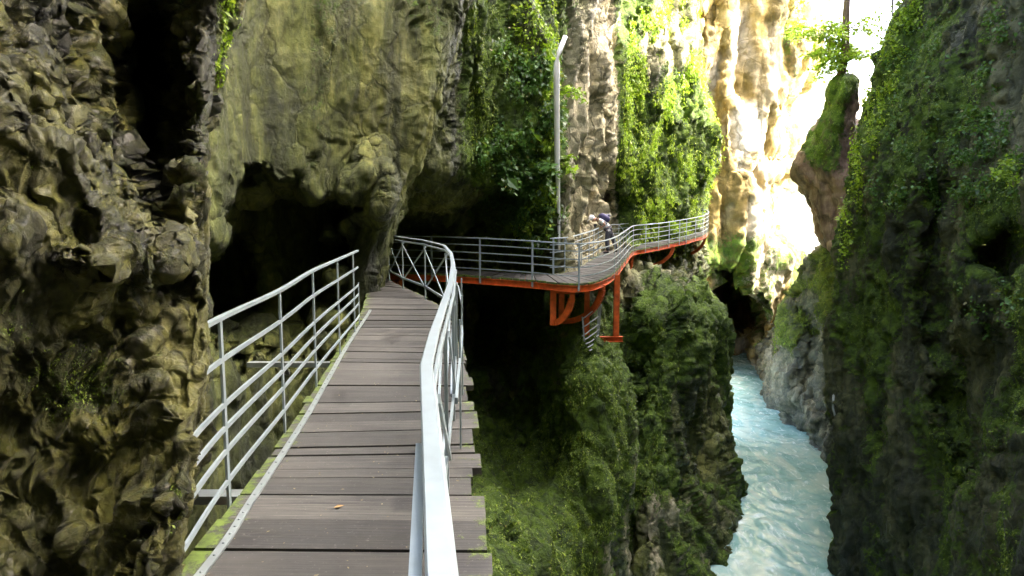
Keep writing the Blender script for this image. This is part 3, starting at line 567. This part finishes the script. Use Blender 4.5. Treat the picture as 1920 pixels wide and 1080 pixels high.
for P, off in ((O, .04), (I_, -.1)):
    m = MB(); Q = []
    for i, p in enumerate(P):
        q = (I_ if P is O else O)[i]; d = (q-p)/np.linalg.norm(q-p); Q.append((p[0]+d[0]*.05, p[1]+d[1]*.05, p[2]))
    m.path([(x, y, z-.14) for x, y, z in Q], .05, .15)
    m.path([(x, y, z-.066) for x, y, z in Q], .11, .014); m.path([(x, y, z-.222) for x, y, z in Q], .11, .014)
    m.build('beam', M_orange, fw)
def bracket(x, y, ix, iy, z, drop, w=.16, inner_leg=True):
    """quarter arc from the outer edge (x, y) down and back to the wall foot (ix, iy)"""
    m = MB(); pts = []
    for k in range(13):
        a = math.pi/2*k/12; c = math.cos(a)
        pts.append((ix+(x-ix)*c, iy+(y-iy)*c, z-.2-drop*math.sin(a)))
    side = Vector((x-ix, y-iy, 0)).normalized().cross(Vector((0, 0, 1)))
    for i in range(12): m.bar(pts[i], pts[i+1], w*.8, w, up=Vector((x-ix, y-iy, .01)).normalized() if i > 5 else (0, 0, 1))
    m.bar((ix, iy, z-.15), (ix, iy, z-.26-drop), w, w); m.bar((ix, iy, z-.27), (x, y, z-.27), .10, .12)
    m.build('bracket', M_orange, fw)
for i_, (x, y, ix, iy, z, d) in enumerate(((10.9, 36.2, 9.2, 36.5, .62, 1.15), (8.0, 31.8, 6.5, 32.3, .3, 1.05), (5.25, 27.9, 4.2, 28.3, .13, 1.5), (2.55, 17.9, 1.45, 18.6, -.12, 1.15), (1.62, 17.0, 1.12, 17.3, -.15, .95), (11.4, 38.2, 10.5, 38.6, .85, .9), (-3.2, 18.4, -3.6, 19.6, -.02, 1.3), (11.0, 40.0, 10.4, 40.6, 1.0, .7))):
    bracket(x, y, ix, iy, z, d)
def ibeam(m, a, b, w, h, up):
    a = Vector(a); b = Vector(b); u = Vector(up); m.bar(a, b, .016, h, u); m.bar(a+u*h/2, b+u*h/2, w, .016, u); m.bar(a-u*h/2, b-u*h/2, w, .016, u)
m = MB(); ibeam(m, (3.22, 19.55, -.2), (3.22, 19.55, -2.15), .16, .16, (0, 1, 0)); m.build('hanging_post', M_orange, fw)
m = MB(); ibeam(m, (2.15, 18.2, -.25), (2.15, 18.2, -2.0), .14, .14, (0, 1, 0)); m.build('hanging_post', M_orange, fw)
m = MB(); ibeam(m, (2.35, 19.4, -2.18), (3.42, 19.5, -2.18), .15, .15, (0, 0, 1)); m.build('foot_beam', M_orange, fw)
m = MB(); ibeam(m, (2.0, 18.1, -2.05), (2.6, 20.2, -2.05), .12, .12, (0, 0, 1)); m.build('foot_beam', M_orange, fw)
# short service stair guard hanging under the far deck
sg = empty('stair_guard'); tag(sg, 'small curved grey stair guard hanging below the orange posts', 'stair guard')
def Wv(px, py, Y): return Vector([float(v) for v in W(px, py, Y)])
for k, (y0, y1) in enumerate(((596, 575), (613, 593), (629, 608), (637, 618), (645, 628), (652, 634), (659, 640))):
    a = Wv(1092+max(0, k-2)*3.2, y0-k*.6+2, 17.5); b = Wv(1122-max(0, k-4)*2, y1, 18.3); c = (a+b)/2+Vector((0, 0, -.04*max(0, k-2)/2))
    m = MB(); m.tube([a, a*.5+c*.5+Vector((0,0,-.01)), c, b*.5+c*.5+Vector((0,0,-.01)), b], .017, 6); m.build('rail', M_steel, sg)
for (x0, y0, x1, y1, Y) in ((1092, 594, 1096, 640, 17.5), (1123, 572, 1119, 648, 18.3), (1127, 570, 1122, 628, 18.5)):
    m = MB(); m.bar(Wv(x0, y0, Y), Wv(x1, y1, Y), .04, .02, (0, 1, 0)); m.build('post', M_steel, sg)
# white bent pole
M_white = simple('white painted pole', (.92, .91, .86), .5, 0, .06, 3, .003)
m = MB(); pts = [(1048.5, 470, 19.1), (1048, 430, 19.0), (1047, 380, 18.8), (1045, 300, 18.4), (1044, 200, 18.0), (1043.5, 150, 17.8), (1044, 118, 17.7), (1048, 98, 17.7), (1060, 68, 17.8)]
m.tube([Wv(*p) for p in pts], [.035, .04, .055, .075, .082, .085, .08, .068, .06], 12)
tag(m.build('pole', M_white, smooth=True), 'tall white pole with a bent top standing by the ivy ridge', 'pole')
# ---------------------------------------------------------------- person
def skin(name, pts, edges, radii, mat, parent=None, root=0, sub=2):
    me = bpy.data.meshes.new(name); me.from_pydata([tuple(p) for p in pts], edges, []); me.update(); me.materials.append(mat)
    o = bpy.data.objects.new(name, me); COL.objects.link(o); o.parent = parent
    sk = o.modifiers.new('skin', 'SKIN'); sk.use_smooth_shade = True; o.modifiers.new('sub', 'SUBSURF').levels = sub; o.modifiers['sub'].render_levels = sub
    lay = me.skin_vertices[0] if me.skin_vertices else me.skin_vertices_layers.new().data
    sv = me.skin_vertices[0].data
    for i, r in enumerate(radii):
        sv[i].radius = r if isinstance(r, tuple) else (r, r)
    sv[root].use_root = True
    return o
M_skin = simple('skin', (.42, .24, .15), .55, 0, .06); M_shirt = simple('pale grey shirt', (.74, .77, .80), .8, 0, .06, 20); M_trous = simple('dark grey trousers', (.055, .055, .065), .85, 0, .2, 14)
M_cap = simple('white cap', (.9, .9, .9), .7, 0, .03); M_pack = simple('dark violet fabric', (.06, .055, .13), .7, 0, .3, 12); M_black = simple('black', (.015, .015, .017), .5, 0, .2)
M_strap = simple('grey straps', (.18, .18, .24), .7, 0, .2)
Y0 = 25.9
def Q(px, py, dy=0.0): return Wv(px, py, Y0+dy)+Vector((0, 0, -.055))
pr = empty('person', tuple(Q(1139, 471))); pr.location.z = .10
tag(pr, 'person in white cap and pale shirt bending over the far railing', 'person')
def chain_obj(name, segs, mat, root=0):
    """segs: dict name->(point, radius), edges"""
    pts, edges, rad = segs; o = skin(name, [p-pr.location for p in pts], edges, rad, mat, pr, root); return o
pel = Q(1141, 427); bel = Q(1136, 420); che = Q(1128, 411.5); nek = Q(1119.5, 409.0); hd0 = Q(1114, 408.5); hd1 = Q(1108.5, 410.5)
sl_, sr_ = Q(1125, 411, -.19), Q(1125, 411, .19); el_, er_ = Q(1135, 418.5, -.27), Q(1128, 420, .2); wl, wr = Q(1127, 424, -.2), Q(1120, 426, .1); hl_, hr_ = Q(1123.5, 425.5, -.2), Q(1118, 427, .05)
hpl, hpr = Q(1140.5, 430, -.10), Q(1142, 430, .10); kl, kr = Q(1138, 448, -.12), Q(1150, 447, .12); al_, ar_ = Q(1140, 467.5, -.12), Q(1156, 465, .14); tl, tr_ = Q(1131, 471, -.14), Q(1149, 469.5, .14)
pts = [pel, bel, che, nek, hd0, hd1, sl_, el_, wl, hl_, sr_, er_, wr, hr_, hpl, kl, al_, tl, hpr, kr, ar_, tr_]
ed = [(0,1),(1,2),(2,3),(3,4),(4,5),(2,6),(6,7),(7,8),(8,9),(2,10),(10,11),(11,12),(12,13),(0,14),(14,15),(15,16),(16,17),(0,18),(18,19),(19,20),(20,21)]
ra = [.13,.12,.15,.06,.095,.088,.06,.042,.028,.03,.06,.042,.028,.03,.085,.06,.04,.035,.085,.06,.04,.035]
chain_obj('body', (pts, ed, ra), M_skin)
for hp, wp in ((hl_, wl), (hr_, wr)):
    d = (hp-wp).normalized(); m = MB()
    for k, ln in enumerate((.062, .075, .08, .072)):
        a = hp+Vector((0, (k-1.5)*.021, 0))-pr.location; m.tube([a, a+d*ln*.5+Vector((-.008, 0, .005)), a+d*ln*.8+Vector((-.01, 0, -.025)), a+d*ln*.75+Vector((0, 0, -.05))], [.011, .010, .009, .007], 6)
    a = wp.lerp(hp, .6)+Vector((0, -.03, 0))-pr.location; m.tube([a, a+d*.03+Vector((0, -.025, -.01)), a+d*.055+Vector((0, -.028, -.03))], [.013, .011, .009], 6)
    m.build('fingers', M_skin, pr, smooth=True)
# shirt, trousers, shoes, cap
chain_obj('shirt', ([bel.lerp(pel, .75), bel, che, nek+(che-nek)*.4, sl_, sl_+(el_-sl_)*.7, sr_, sr_+(er_-sr_)*.7], [(0,1),(1,2),(2,3),(2,4),(4,5),(2,6),(6,7)], [.158,.155,.178,.09,.085,.065,.085,.065]), M_shirt)
m = MB(); wst = bel.lerp(pel, .45)-pr.location; pv = pel+Vector((.01, 0, -.05))-pr.location
m.tube([wst+Vector((0, 0, .02)), wst, pv.lerp(wst, .4), pv, pv+Vector((.0, 0, -.06))], [.13, .165, .172, .17, .12], 16)
for q, kk, aa in ((-.085, kl, al_), (.085, kr, ar_)):
    h = pv+Vector((.0, q, .03)); k_ = kk-pr.location; a_ = aa-pr.location; m.tube([h, h.lerp(k_, .3), h.lerp(k_, .7), k_, k_.lerp(a_, .3), k_.lerp(a_, .75), a_], [.10, .122, .102, .088, .086, .075, .074], 14)
m.build('trousers', M_trous, pr, smooth=True)
for a, b in ((al_, tl), (ar_, tr_)):
    chain_obj('shoe', ([a+Vector((.04,0,-.05)), (a+b)/2+Vector((0,0,-.02)), b], [(0,1),(1,2)], [.05,.052,.042]), M_black)
m = MB(); hc = Q(1109.8, 407.2)-pr.location; m.ball(hc+Vector((-.01, 0, .03)), (.122, .112, .118), 16, 10); bm_ = [hc+Vector((-.08, 0, -.02)), hc+Vector((-.15, 0, -.07)), hc+Vector((-.18, 0, -.13))]
m.path(bm_, .17, .015, ups=(-1, 0, .6)); m.build('cap', M_cap, pr, smooth=True)
m = MB(); f0 = hd1.lerp(hd0, .35)-pr.location; m.ball(f0+Vector((-.055, 0, -.10)), (.02, .014, .022), 8, 6); m.build('nose', M_skin, pr, smooth=True)
for q in (-.035, .035):
    m = MB(); m.ball(hd1.lerp(hd0, .25)+Vector((-.075, q, -.06))-pr.location, .013, 8, 6); m.build('eye', M_black, pr, smooth=True)
    m = MB(); m.ball(Q(1113.5, 408.8, q*2.5)-pr.location, (.03, .012, .035), 8, 6); m.build('ear', M_skin, pr, smooth=True)
m = MB(); m.bar(hd1.lerp(hd0, .7)+Vector((-.03, -.025, -.085))-pr.location, hd1.lerp(hd0, .7)+Vector((-.03, .025, -.085))-pr.location, .012, .012); m.build('mouth', M_black, pr)
m = MB(); m.bar(Q(1141.5, 427.5, -.24)-pr.location, Q(1142.5, 430.5, -.24)-pr.location, .09, .02, (0, 1, 0)); m.build('pocket_patch', M_cap, pr)
# rucksack carried on the back
bk = empty('backpack', tuple(Q(1134, 404))); tag(bk, "dark violet rucksack on the bending person's back", 'backpack')
m = MB(); A = Q(1122.5, 399.5); B = Q(1144, 411.5); ax = (B-A).normalized(); up_ = Vector((-ax.z, 0, ax.x)) if ax.x > 0 else Vector((ax.z, 0, -ax.x)); up_ = up_ if up_.z > 0 else -up_
n = 14; b0 = 0; prof = [0, .07, .12, .145, .155, .16, .16, .165, .17, .165, .155, .14, .09, 0]
vs = []
for i in range(n):
    c = A+(B-A)*(i/(n-1)); r = max(prof[i], .005)
    for k in range(14):
        a = 2*math.pi*k/14; ca, sa = math.cos(a), math.sin(a); sq = (abs(ca)**3+abs(sa)**3)**(-1/3)
        m.v.append(tuple(c+up_*(sa*sq*r*.85)+Vector((0, 1, 0))*(ca*sq*r*1.1)-bk.location))
for i in range(n-1):
    for k in range(14): m.f.append((i*14+k, i*14+(k+1) % 14, (i+1)*14+(k+1) % 14, (i+1)*14+k))
m.build('bag', M_pack, bk, smooth=True)
m = MB(); c = A+(B-A)*.62+up_*.13-bk.location; m.ball(c, (.13, .12, .07), 12, 8); m.build('pocket', M_strap, bk, smooth=True)
for s_ in (-.15, .15):
    m = MB(); m.path([Q(1122.5, 402, s_)-bk.location, Q(1118.5, 408, s_*1.1)-bk.location, Q(1121.5, 416, s_*1.15)-bk.location, Q(1130, 421, s_*1.2)-bk.location, Q(1138, 416, s_*1.1)-bk.location], .03, .05, ups=(0, 1, 0)); m.build('strap', M_black, bk)
m = MB(); c = Q(1116, 419.5, -.02); m.bar(c+Vector((-.06, 0, 0)), c+Vector((.06, 0, .0)), .07, .08); m.tube([c+Vector((0, -.02, -.02)), c+Vector((-.02, -.05, -.09))], .035, 10)
cmr = m.build('camera', M_black); tag(cmr, "small black camera hanging from the bending person's neck", 'camera')
# ---------------------------------------------------------------- plants
def leaves(name, P, N, size, mat, parent=None, droop=.5, asp=.6, jit=1.0):
    n = len(P); P = np.asarray(P); N = np.asarray(N)
    d = rng.normal(size=(n, 3))*jit+N*.9+np.array([0, -.2, .35]); d /= np.linalg.norm(d, axis=1, keepdims=True)      # leaf normal
    a = rng.normal(size=(n, 3))+np.array([0, 0, -droop*2]); a -= (a*d).sum(1, keepdims=True)*d; a /= np.linalg.norm(a, axis=1, keepdims=True)+1e-9
    b = np.cross(d, a); s = (size*np.exp(rng.normal(0, .35, n)))[:, None]
    v = np.stack([P, P+a*s*.45+b*s*asp*.5+d*s*.06, P+a*s, P+a*s*.45-b*s*asp*.5+d*s*.06], 1)
    return mesh_np(name, v.reshape(-1, 3), np.arange(n*4).reshape(-1, 4), mat, parent, smooth=False, attrs=dict(rnd=np.repeat(rng.random(n), 4)))
def allsurf(names):
    k = [SURF[n] for n in names]; return {q: np.concatenate([s[q] for s in k]) for q in k[0]}
def pick(S_, ells, n, clump=.35, cs=1.5, power=1.0, seed=0, zs=1.0):
    px, py = S_['px'], S_['py']; wgt = np.zeros(len(px))
    for (cx, cy, rx, ry, w_) in ells: wgt = np.maximum(wgt, w_*np.clip(1.25-np.sqrt(((px-cx)/rx)**2+((py-cy)/ry)**2), 0, .5)*2)
    wgt *= ((S_['N']*(np.array([0, 0, EYE])-S_['P'])).sum(1) > 0)
    ii = np.nonzero(wgt > 0)[0]
    nz = noise(S_['P'][ii]*cs*V3(1, 1, zs), 55+seed)+.5*noise(S_['P'][ii]*cs*2.7*V3(1, 1, zs), 99+seed); w_ = wgt[ii]*np.clip((nz+clump-.15)*4, 0, 1)**power
    if w_.sum() <= 0: return np.zeros((0, 3)), np.zeros((0, 3))
    j = ii[rng.choice(len(ii), n, p=w_/w_.sum())]
    return S_['P'][j], S_['N'][j]
def tilt(P, N, lo, hi): return P+N*rng.uniform(lo, hi, (len(P), 1))+rng.normal(size=P.shape)*.04
SW, SE, SA, SG, SF, SC = SURF['wall'], SURF['right'], SURF['near'], SURF['bank'], SURF['pillar'], SURF['ochre']
def _(): pass
def stuff(o, label, cat): return tag(o, label, cat, kind='stuff')
# hanging ivy and moss on the rock
P, N = pick(SW, [(1200, 200, 30, 230, 1), (1245, 310, 75, 140, 1), (1305, 250, 40, 120, 1), (1240, 15, 60, 50, .7), (1300, 180, 20, 80, 1)], 32000, .12, 1.5, zs=.25)
stuff(leaves('ivy', tilt(P, N, 0, .35), N, .105, M_leafy, droop=1.8, asp=.4), 'bright green ivy curtain hanging on the cliff above the far walkway', 'ivy')
P, N = pick(SW, [(960, 310, 60, 90, 1), (1010, 240, 35, 150, 1), (1000, 400, 45, 60, 1), (960, 120, 40, 60, .4)], 14000, .1, 1.3)
stuff(leaves('ivy', tilt(P, N, 0, .3), N, .095, M_leafd, droop=.6), 'dark green ivy on the ridge left of the white pole', 'ivy')
P, N = pick(SW, [(1028, 230, 14, 200, 1), (1000, 420, 35, 35, .8), (1020, 380, 20, 60, 1), (990, 60, 20, 70, .5)], 9000, .4, 2)
stuff(leaves('moss', tilt(P, N, 0, .12), N, .085, M_leafy, droop=1.4), 'bright green moss down the edge of the ridge behind the white pole', 'moss')
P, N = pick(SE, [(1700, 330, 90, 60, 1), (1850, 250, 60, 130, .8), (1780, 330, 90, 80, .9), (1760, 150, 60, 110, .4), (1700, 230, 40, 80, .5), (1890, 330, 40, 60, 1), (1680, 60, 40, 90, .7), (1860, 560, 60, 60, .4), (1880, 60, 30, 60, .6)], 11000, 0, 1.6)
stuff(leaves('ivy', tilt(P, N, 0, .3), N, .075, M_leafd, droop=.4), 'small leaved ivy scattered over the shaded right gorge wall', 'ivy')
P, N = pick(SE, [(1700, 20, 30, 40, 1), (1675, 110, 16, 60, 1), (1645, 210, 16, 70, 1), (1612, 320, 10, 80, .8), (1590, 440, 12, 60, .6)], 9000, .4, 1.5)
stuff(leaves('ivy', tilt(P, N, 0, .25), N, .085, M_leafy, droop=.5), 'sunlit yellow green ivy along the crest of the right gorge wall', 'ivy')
def blades(name, S_, n, box, k, lo, label):
    px, py = S_['px'], S_['py']; ok = (px > box[0]) & (px < box[2]) & (py > box[1]) & (py < box[3]) & (S_['moss'] > lo) & ((S_['N']*(np.array([0, 0, EYE])-S_['P'])).sum(1) > 0)
    j = np.nonzero(ok)[0]; nz = noise(S_['P'][j]*1.1, 5); j = j[nz > -.12]
    if not len(j): return
    j = j[rng.integers(0, len(j), n)]; P = S_['P'][j]; N = S_['N'][j]
    stuff(leaves(name, P+rng.normal(size=P.shape)*.03*k, N, .045*k, M_moss, droop=1.6, asp=.45, jit=.7), label, 'moss')
blades('moss', SW, 90000, (860, 480, 1380, 1085), 1.0, .55, 'shaggy green moss on the buttresses below the far walkway')
blades('moss', SW, 22000, (700, 0, 1350, 480), 1.1, .6, 'moss tufts on the upper cliff above the walkways')
blades('moss', SE, 42000, (1560, 0, 1925, 1085), .9, .55, 'dark moss covering the right gorge wall')
blades('moss', SG, 9000, (1400, 420, 1620, 900), 1.7, .5, 'yellow green moss on the sloping rock of the right bank')
blades('moss', SF, 5000, (1490, 140, 1640, 480), 1.3, .5, 'moss on top of the hanging reddish pillar')
blades('moss', SA, 6000, (0, 0, 460, 1085), .18, .5, 'short moss on the wet brown rock at the left')
P, N = pick(SA, [(432, 40, 16, 60, 1), (412, 110, 10, 50, 1)], 1500, .5, 6)
stuff(leaves('moss', P, N, .022, M_leafy, droop=1), 'bright moss fringe on the upper edge of the near rock', 'moss')
# leafy sprigs and shrubs as single plants
M_twig = simple('twig bark', (.09, .07, .04), .8, 0, .3, 20)
def sprig(name, at, dirs, L, label, cat, mat=M_leafy, ls=.09, per=26, group=None, rad=.008, flat=False):
    root = empty(name, tuple(at)); tag(root, label, cat, group); m = MB(); LP = []; LN = []
    for d in dirs:
        d = Vector(d).normalized(); ln = L*random.uniform(.75, 1.2); pts = []
        for k in range(7):
            t = k/6; pts.append(d*ln*t+Vector((0, 0, -ln*.35*t*t))+Vector([random.uniform(-.02, .02)*ln for _ in range(3)]))
        m.tube(pts, [rad*(1-.12*k) for k in range(7)], 5)
        for _ in range(per):
            t = random.uniform(.25, 1); i = min(5, int(t*6)); q = pts[i].lerp(pts[i+1], t*6-i); LP.append(q+Vector([random.gauss(0, .07*ln) for _ in range(3)])*(Vector((1,1,.35)) if flat else Vector((1,1,1)))); LN.append((0, 0, 2.2) if flat else (0, -.5, .8))
    m.build('stem', M_twig, root)
    leaves('foliage', np.array(LP), np.array(LN), ls, mat, root, droop=.3, asp=.55, jit=.8)
    return root
fan = lambda a, s, n, z=.25: [(math.cos(a)+random.uniform(-s, s), math.sin(a)+random.uniform(-s, s), z+random.uniform(-s, s)) for _ in range(n)]
sprig('fern', Wv(1046, 168, 18.6), fan(-.2, .45, 5, .1), .75, 'leafy fern reaching right behind the upper white pole', 'fern', ls=.12)
sprig('fern', Wv(1044, 300, 18.9), fan(-.25, .5, 5, .15), .6, 'leafy fern beside the middle of the white pole', 'fern', ls=.12)
sprig('fern', Wv(925, 198, 18.4), fan(-1.6, .6, 5, .1), .45, 'small bright fern high on the ivy ridge', 'fern', ls=.11)
sprig('fern', Wv(880, 235, 18.7), fan(-1.6, .6, 5, 0), .4, 'small fern in the crevice left of the ivy ridge', 'fern', ls=.10)
sprig('fern', Wv(945, 270, 18.2), fan(-1.8, .7, 6, .3), .5, 'fern on the face of the ivy ridge above the dark shrub', 'fern', ls=.11)
sprig('shrub', Wv(950, 325, 18.3), fan(-1.7, .9, 14, .35), .8, 'dark leafy shrub growing from the middle of the ivy ridge', 'shrub', M_leafd, .12, 60)
sprig('shrub', Wv(1005, 330, 18.4), fan(-1.4, .9, 12, .3), .75, 'dark leafy shrub growing just left of the white pole', 'shrub', M_leafd, .12, 60)
sprig('shrub', Wv(960, 30, 18.6), fan(-1.6, .8, 8, .2), .7, 'bright leafy shrub at the top of the cliff', 'shrub', M_leafy, .12, 40)
sprig('shrub', Wv(1695, 330, 20.3), fan(-2.2, .9, 12, .4), .8, 'bluish green leafy shrub on the right wall near its crest', 'shrub', M_leafd, .11, 60)
sprig('shrub', Wv(1880, 330, 14.6), fan(-2.2, .9, 10, .3), .55, 'leafy shrub on the right wall close to the photo edge', 'shrub', M_leafy, .075, 50)
sprig('shrub', Wv(1830, 230, 16.0), fan(-2.2, .9, 9, .3), .6, 'leafy shrub high on the right wall', 'shrub', M_leafd, .08, 60)
# tree on the hanging pillar
tr = empty('tree', tuple(Wv(1583, 160, 33))); tag(tr, 'slender tree with flat leafy sprays standing on the reddish pillar', 'tree')
m = MB(); b = tr.location
tk = [Wv(1578, 175, 33), Wv(1577, 140, 33), Wv(1585, 100, 33), Wv(1587, 60, 33), Wv(1586, 30, 33), Wv(1589, -10, 33), Wv(1588, -120, 33.3), Wv(1592, -260, 33.5)]
m.tube([p-b for p in tk], [.26, .22, .19, .15, .17, .14, .12, .08], 10); LP = []; LN = []
for k in range(34):
    s0 = random.choice(tk[1:4]).lerp(tk[4], random.uniform(0, .35)); a = random.uniform(0, 2*math.pi); ln = random.uniform(.5, 2.6); e = s0+Vector((math.cos(a)*ln-.3, math.sin(a)*ln*.8, random.uniform(-.5, .5)))
    m.tube([s0-b, s0.lerp(e, .5)+Vector((0, 0, .1))-b, e-b], [.03, .018, .006], 5)
    for _ in range(95):
        t = random.uniform(.3, 1.1); q = s0.lerp(e, t)+Vector((random.gauss(0, .2), random.gauss(0, .2), random.gauss(0, .09))); LP.append(q-b); LN.append((0, -.5, 1))
for k in range(10):
    s0 = tk[7].lerp(tk[5], random.random()); a = random.uniform(0, 6.28); e = s0+Vector((math.cos(a)*1.2, math.sin(a), .2)); m.tube([s0-b, e-b], [.03, .008], 5)
    for _ in range(90): LP.append(s0.lerp(e, random.random())+Vector((random.gauss(0, .25), random.gauss(0, .2), random.gauss(0, .2)))-b); LN.append((0, 0, 1))
m.build('trunk', simple('bark', (.16, .11, .08), .85, 0, .35, 4, .05), tr, smooth=True)
leaves('foliage', np.array(LP), np.array(LN), .17, M_leafy, tr, droop=.1)
def hanging(px, y0, y1, Y, label):
    r = empty('vine', tuple(Wv(px, y0, Y))); tag(r, label, 'vine'); b = r.location; m = MB(); pts = [Wv(px+random.uniform(-4, 4), y0+(y1-y0)*k/6, Y)-b for k in range(7)]
    m.tube(pts, [.12, .11, .1, .09, .08, .06, .02], 7); m.build('stem', M_twig, r); LP = [pts[random.randrange(7)]+Vector((random.gauss(.15, .15), random.gauss(0, .15), random.gauss(0, .25))) for _ in range(420)]
    leaves('foliage', np.array(LP), np.tile([[0, -1, .3]], (len(LP), 1)), .13, M_leafy, r)
hanging(1672, -330, 38, 27.5, 'leafy hanging vine in the bright sky gap at the top')
sprig('branch', Wv(1500, -60, 50), fan(-.3, .8, 9, -.15), 3.2, 'pale leafy branch at the top of the ochre cliff', 'branch', M_leafy, .22, 90)
sprig('branch', Wv(1470, 60, 50), fan(-.5, .8, 8, 0), 1.6, 'leafy tuft on the edge of the ochre cliff', 'branch', M_leafy, .2, 60)
# root hanging over the river on the right wall
m = MB(); m.tube([Wv(x, y, d) for x, y, d in ((1563, 735, 22.6), (1562, 765, 22.5), (1568, 790, 22.4), (1573, 815, 22.3), (1580, 850, 22.2), (1579, 870, 22.2))], [.05, .045, .035, .035, .03, .01], 6)
m.tube([Wv(x, y, d) for x, y, d in ((1566, 785, 22.4), (1572, 830, 22.2), (1572, 850, 22.2), (1578, 872, 22.2))], [.02, .02, .02, .01], 6)
tag(m.build('root', M_steel if False else simple('pale root', (.3, .33, .28), .8, 0, .2), smooth=True), 'pale tree root hanging down the edge of the right wall', 'root')
# fallen leaf on the deck
m = MB(); m.v = [(0,0,0),(.025,.014,.006),(.06,0,.002),(.025,-.014,.004)]; m.f = [(0,1,2,3)]
o = m.build('fallen_leaf', simple('dry leaf', (.35, .22, .08), .7, 0, .2)); o.location = (-.98, 3.36, .006); o.rotation_euler = (0, 0, .5); sdf = o.modifiers.new('solid', 'SOLIDIFY'); sdf.thickness = .001
tag(o, 'small dry brown leaf lying on the near planks', 'leaf')

# grit, twigs and leaf litter on the near deck
n = 260; X = rng.uniform(-1.6, -.25, n); Yd = 2.3+rng.random(n)**1.4*7; ok = (X > np.interp(Yd, [p[1] for p in near_L], [p[0] for p in near_L])+.05) & (X < np.interp(Yd, [p[1] for p in near_R], [p[0] for p in near_R])-.1)
P = np.stack([X, Yd, np.full(n, .012)+.05*np.clip((Yd-5)/5, 0, 1)], -1)[ok]
lt = leaves('leaf_litter', P, np.tile([[0, 0, 6.]], (len(P), 1)), .014, leaf_mat('litter', (.10, .07, .03), (.25, .2, .1), .05), droop=0, asp=.5, jit=.4); tag(lt, 'crumbs of dry leaf and grit scattered on the near planks', 'litter', kind='stuff')
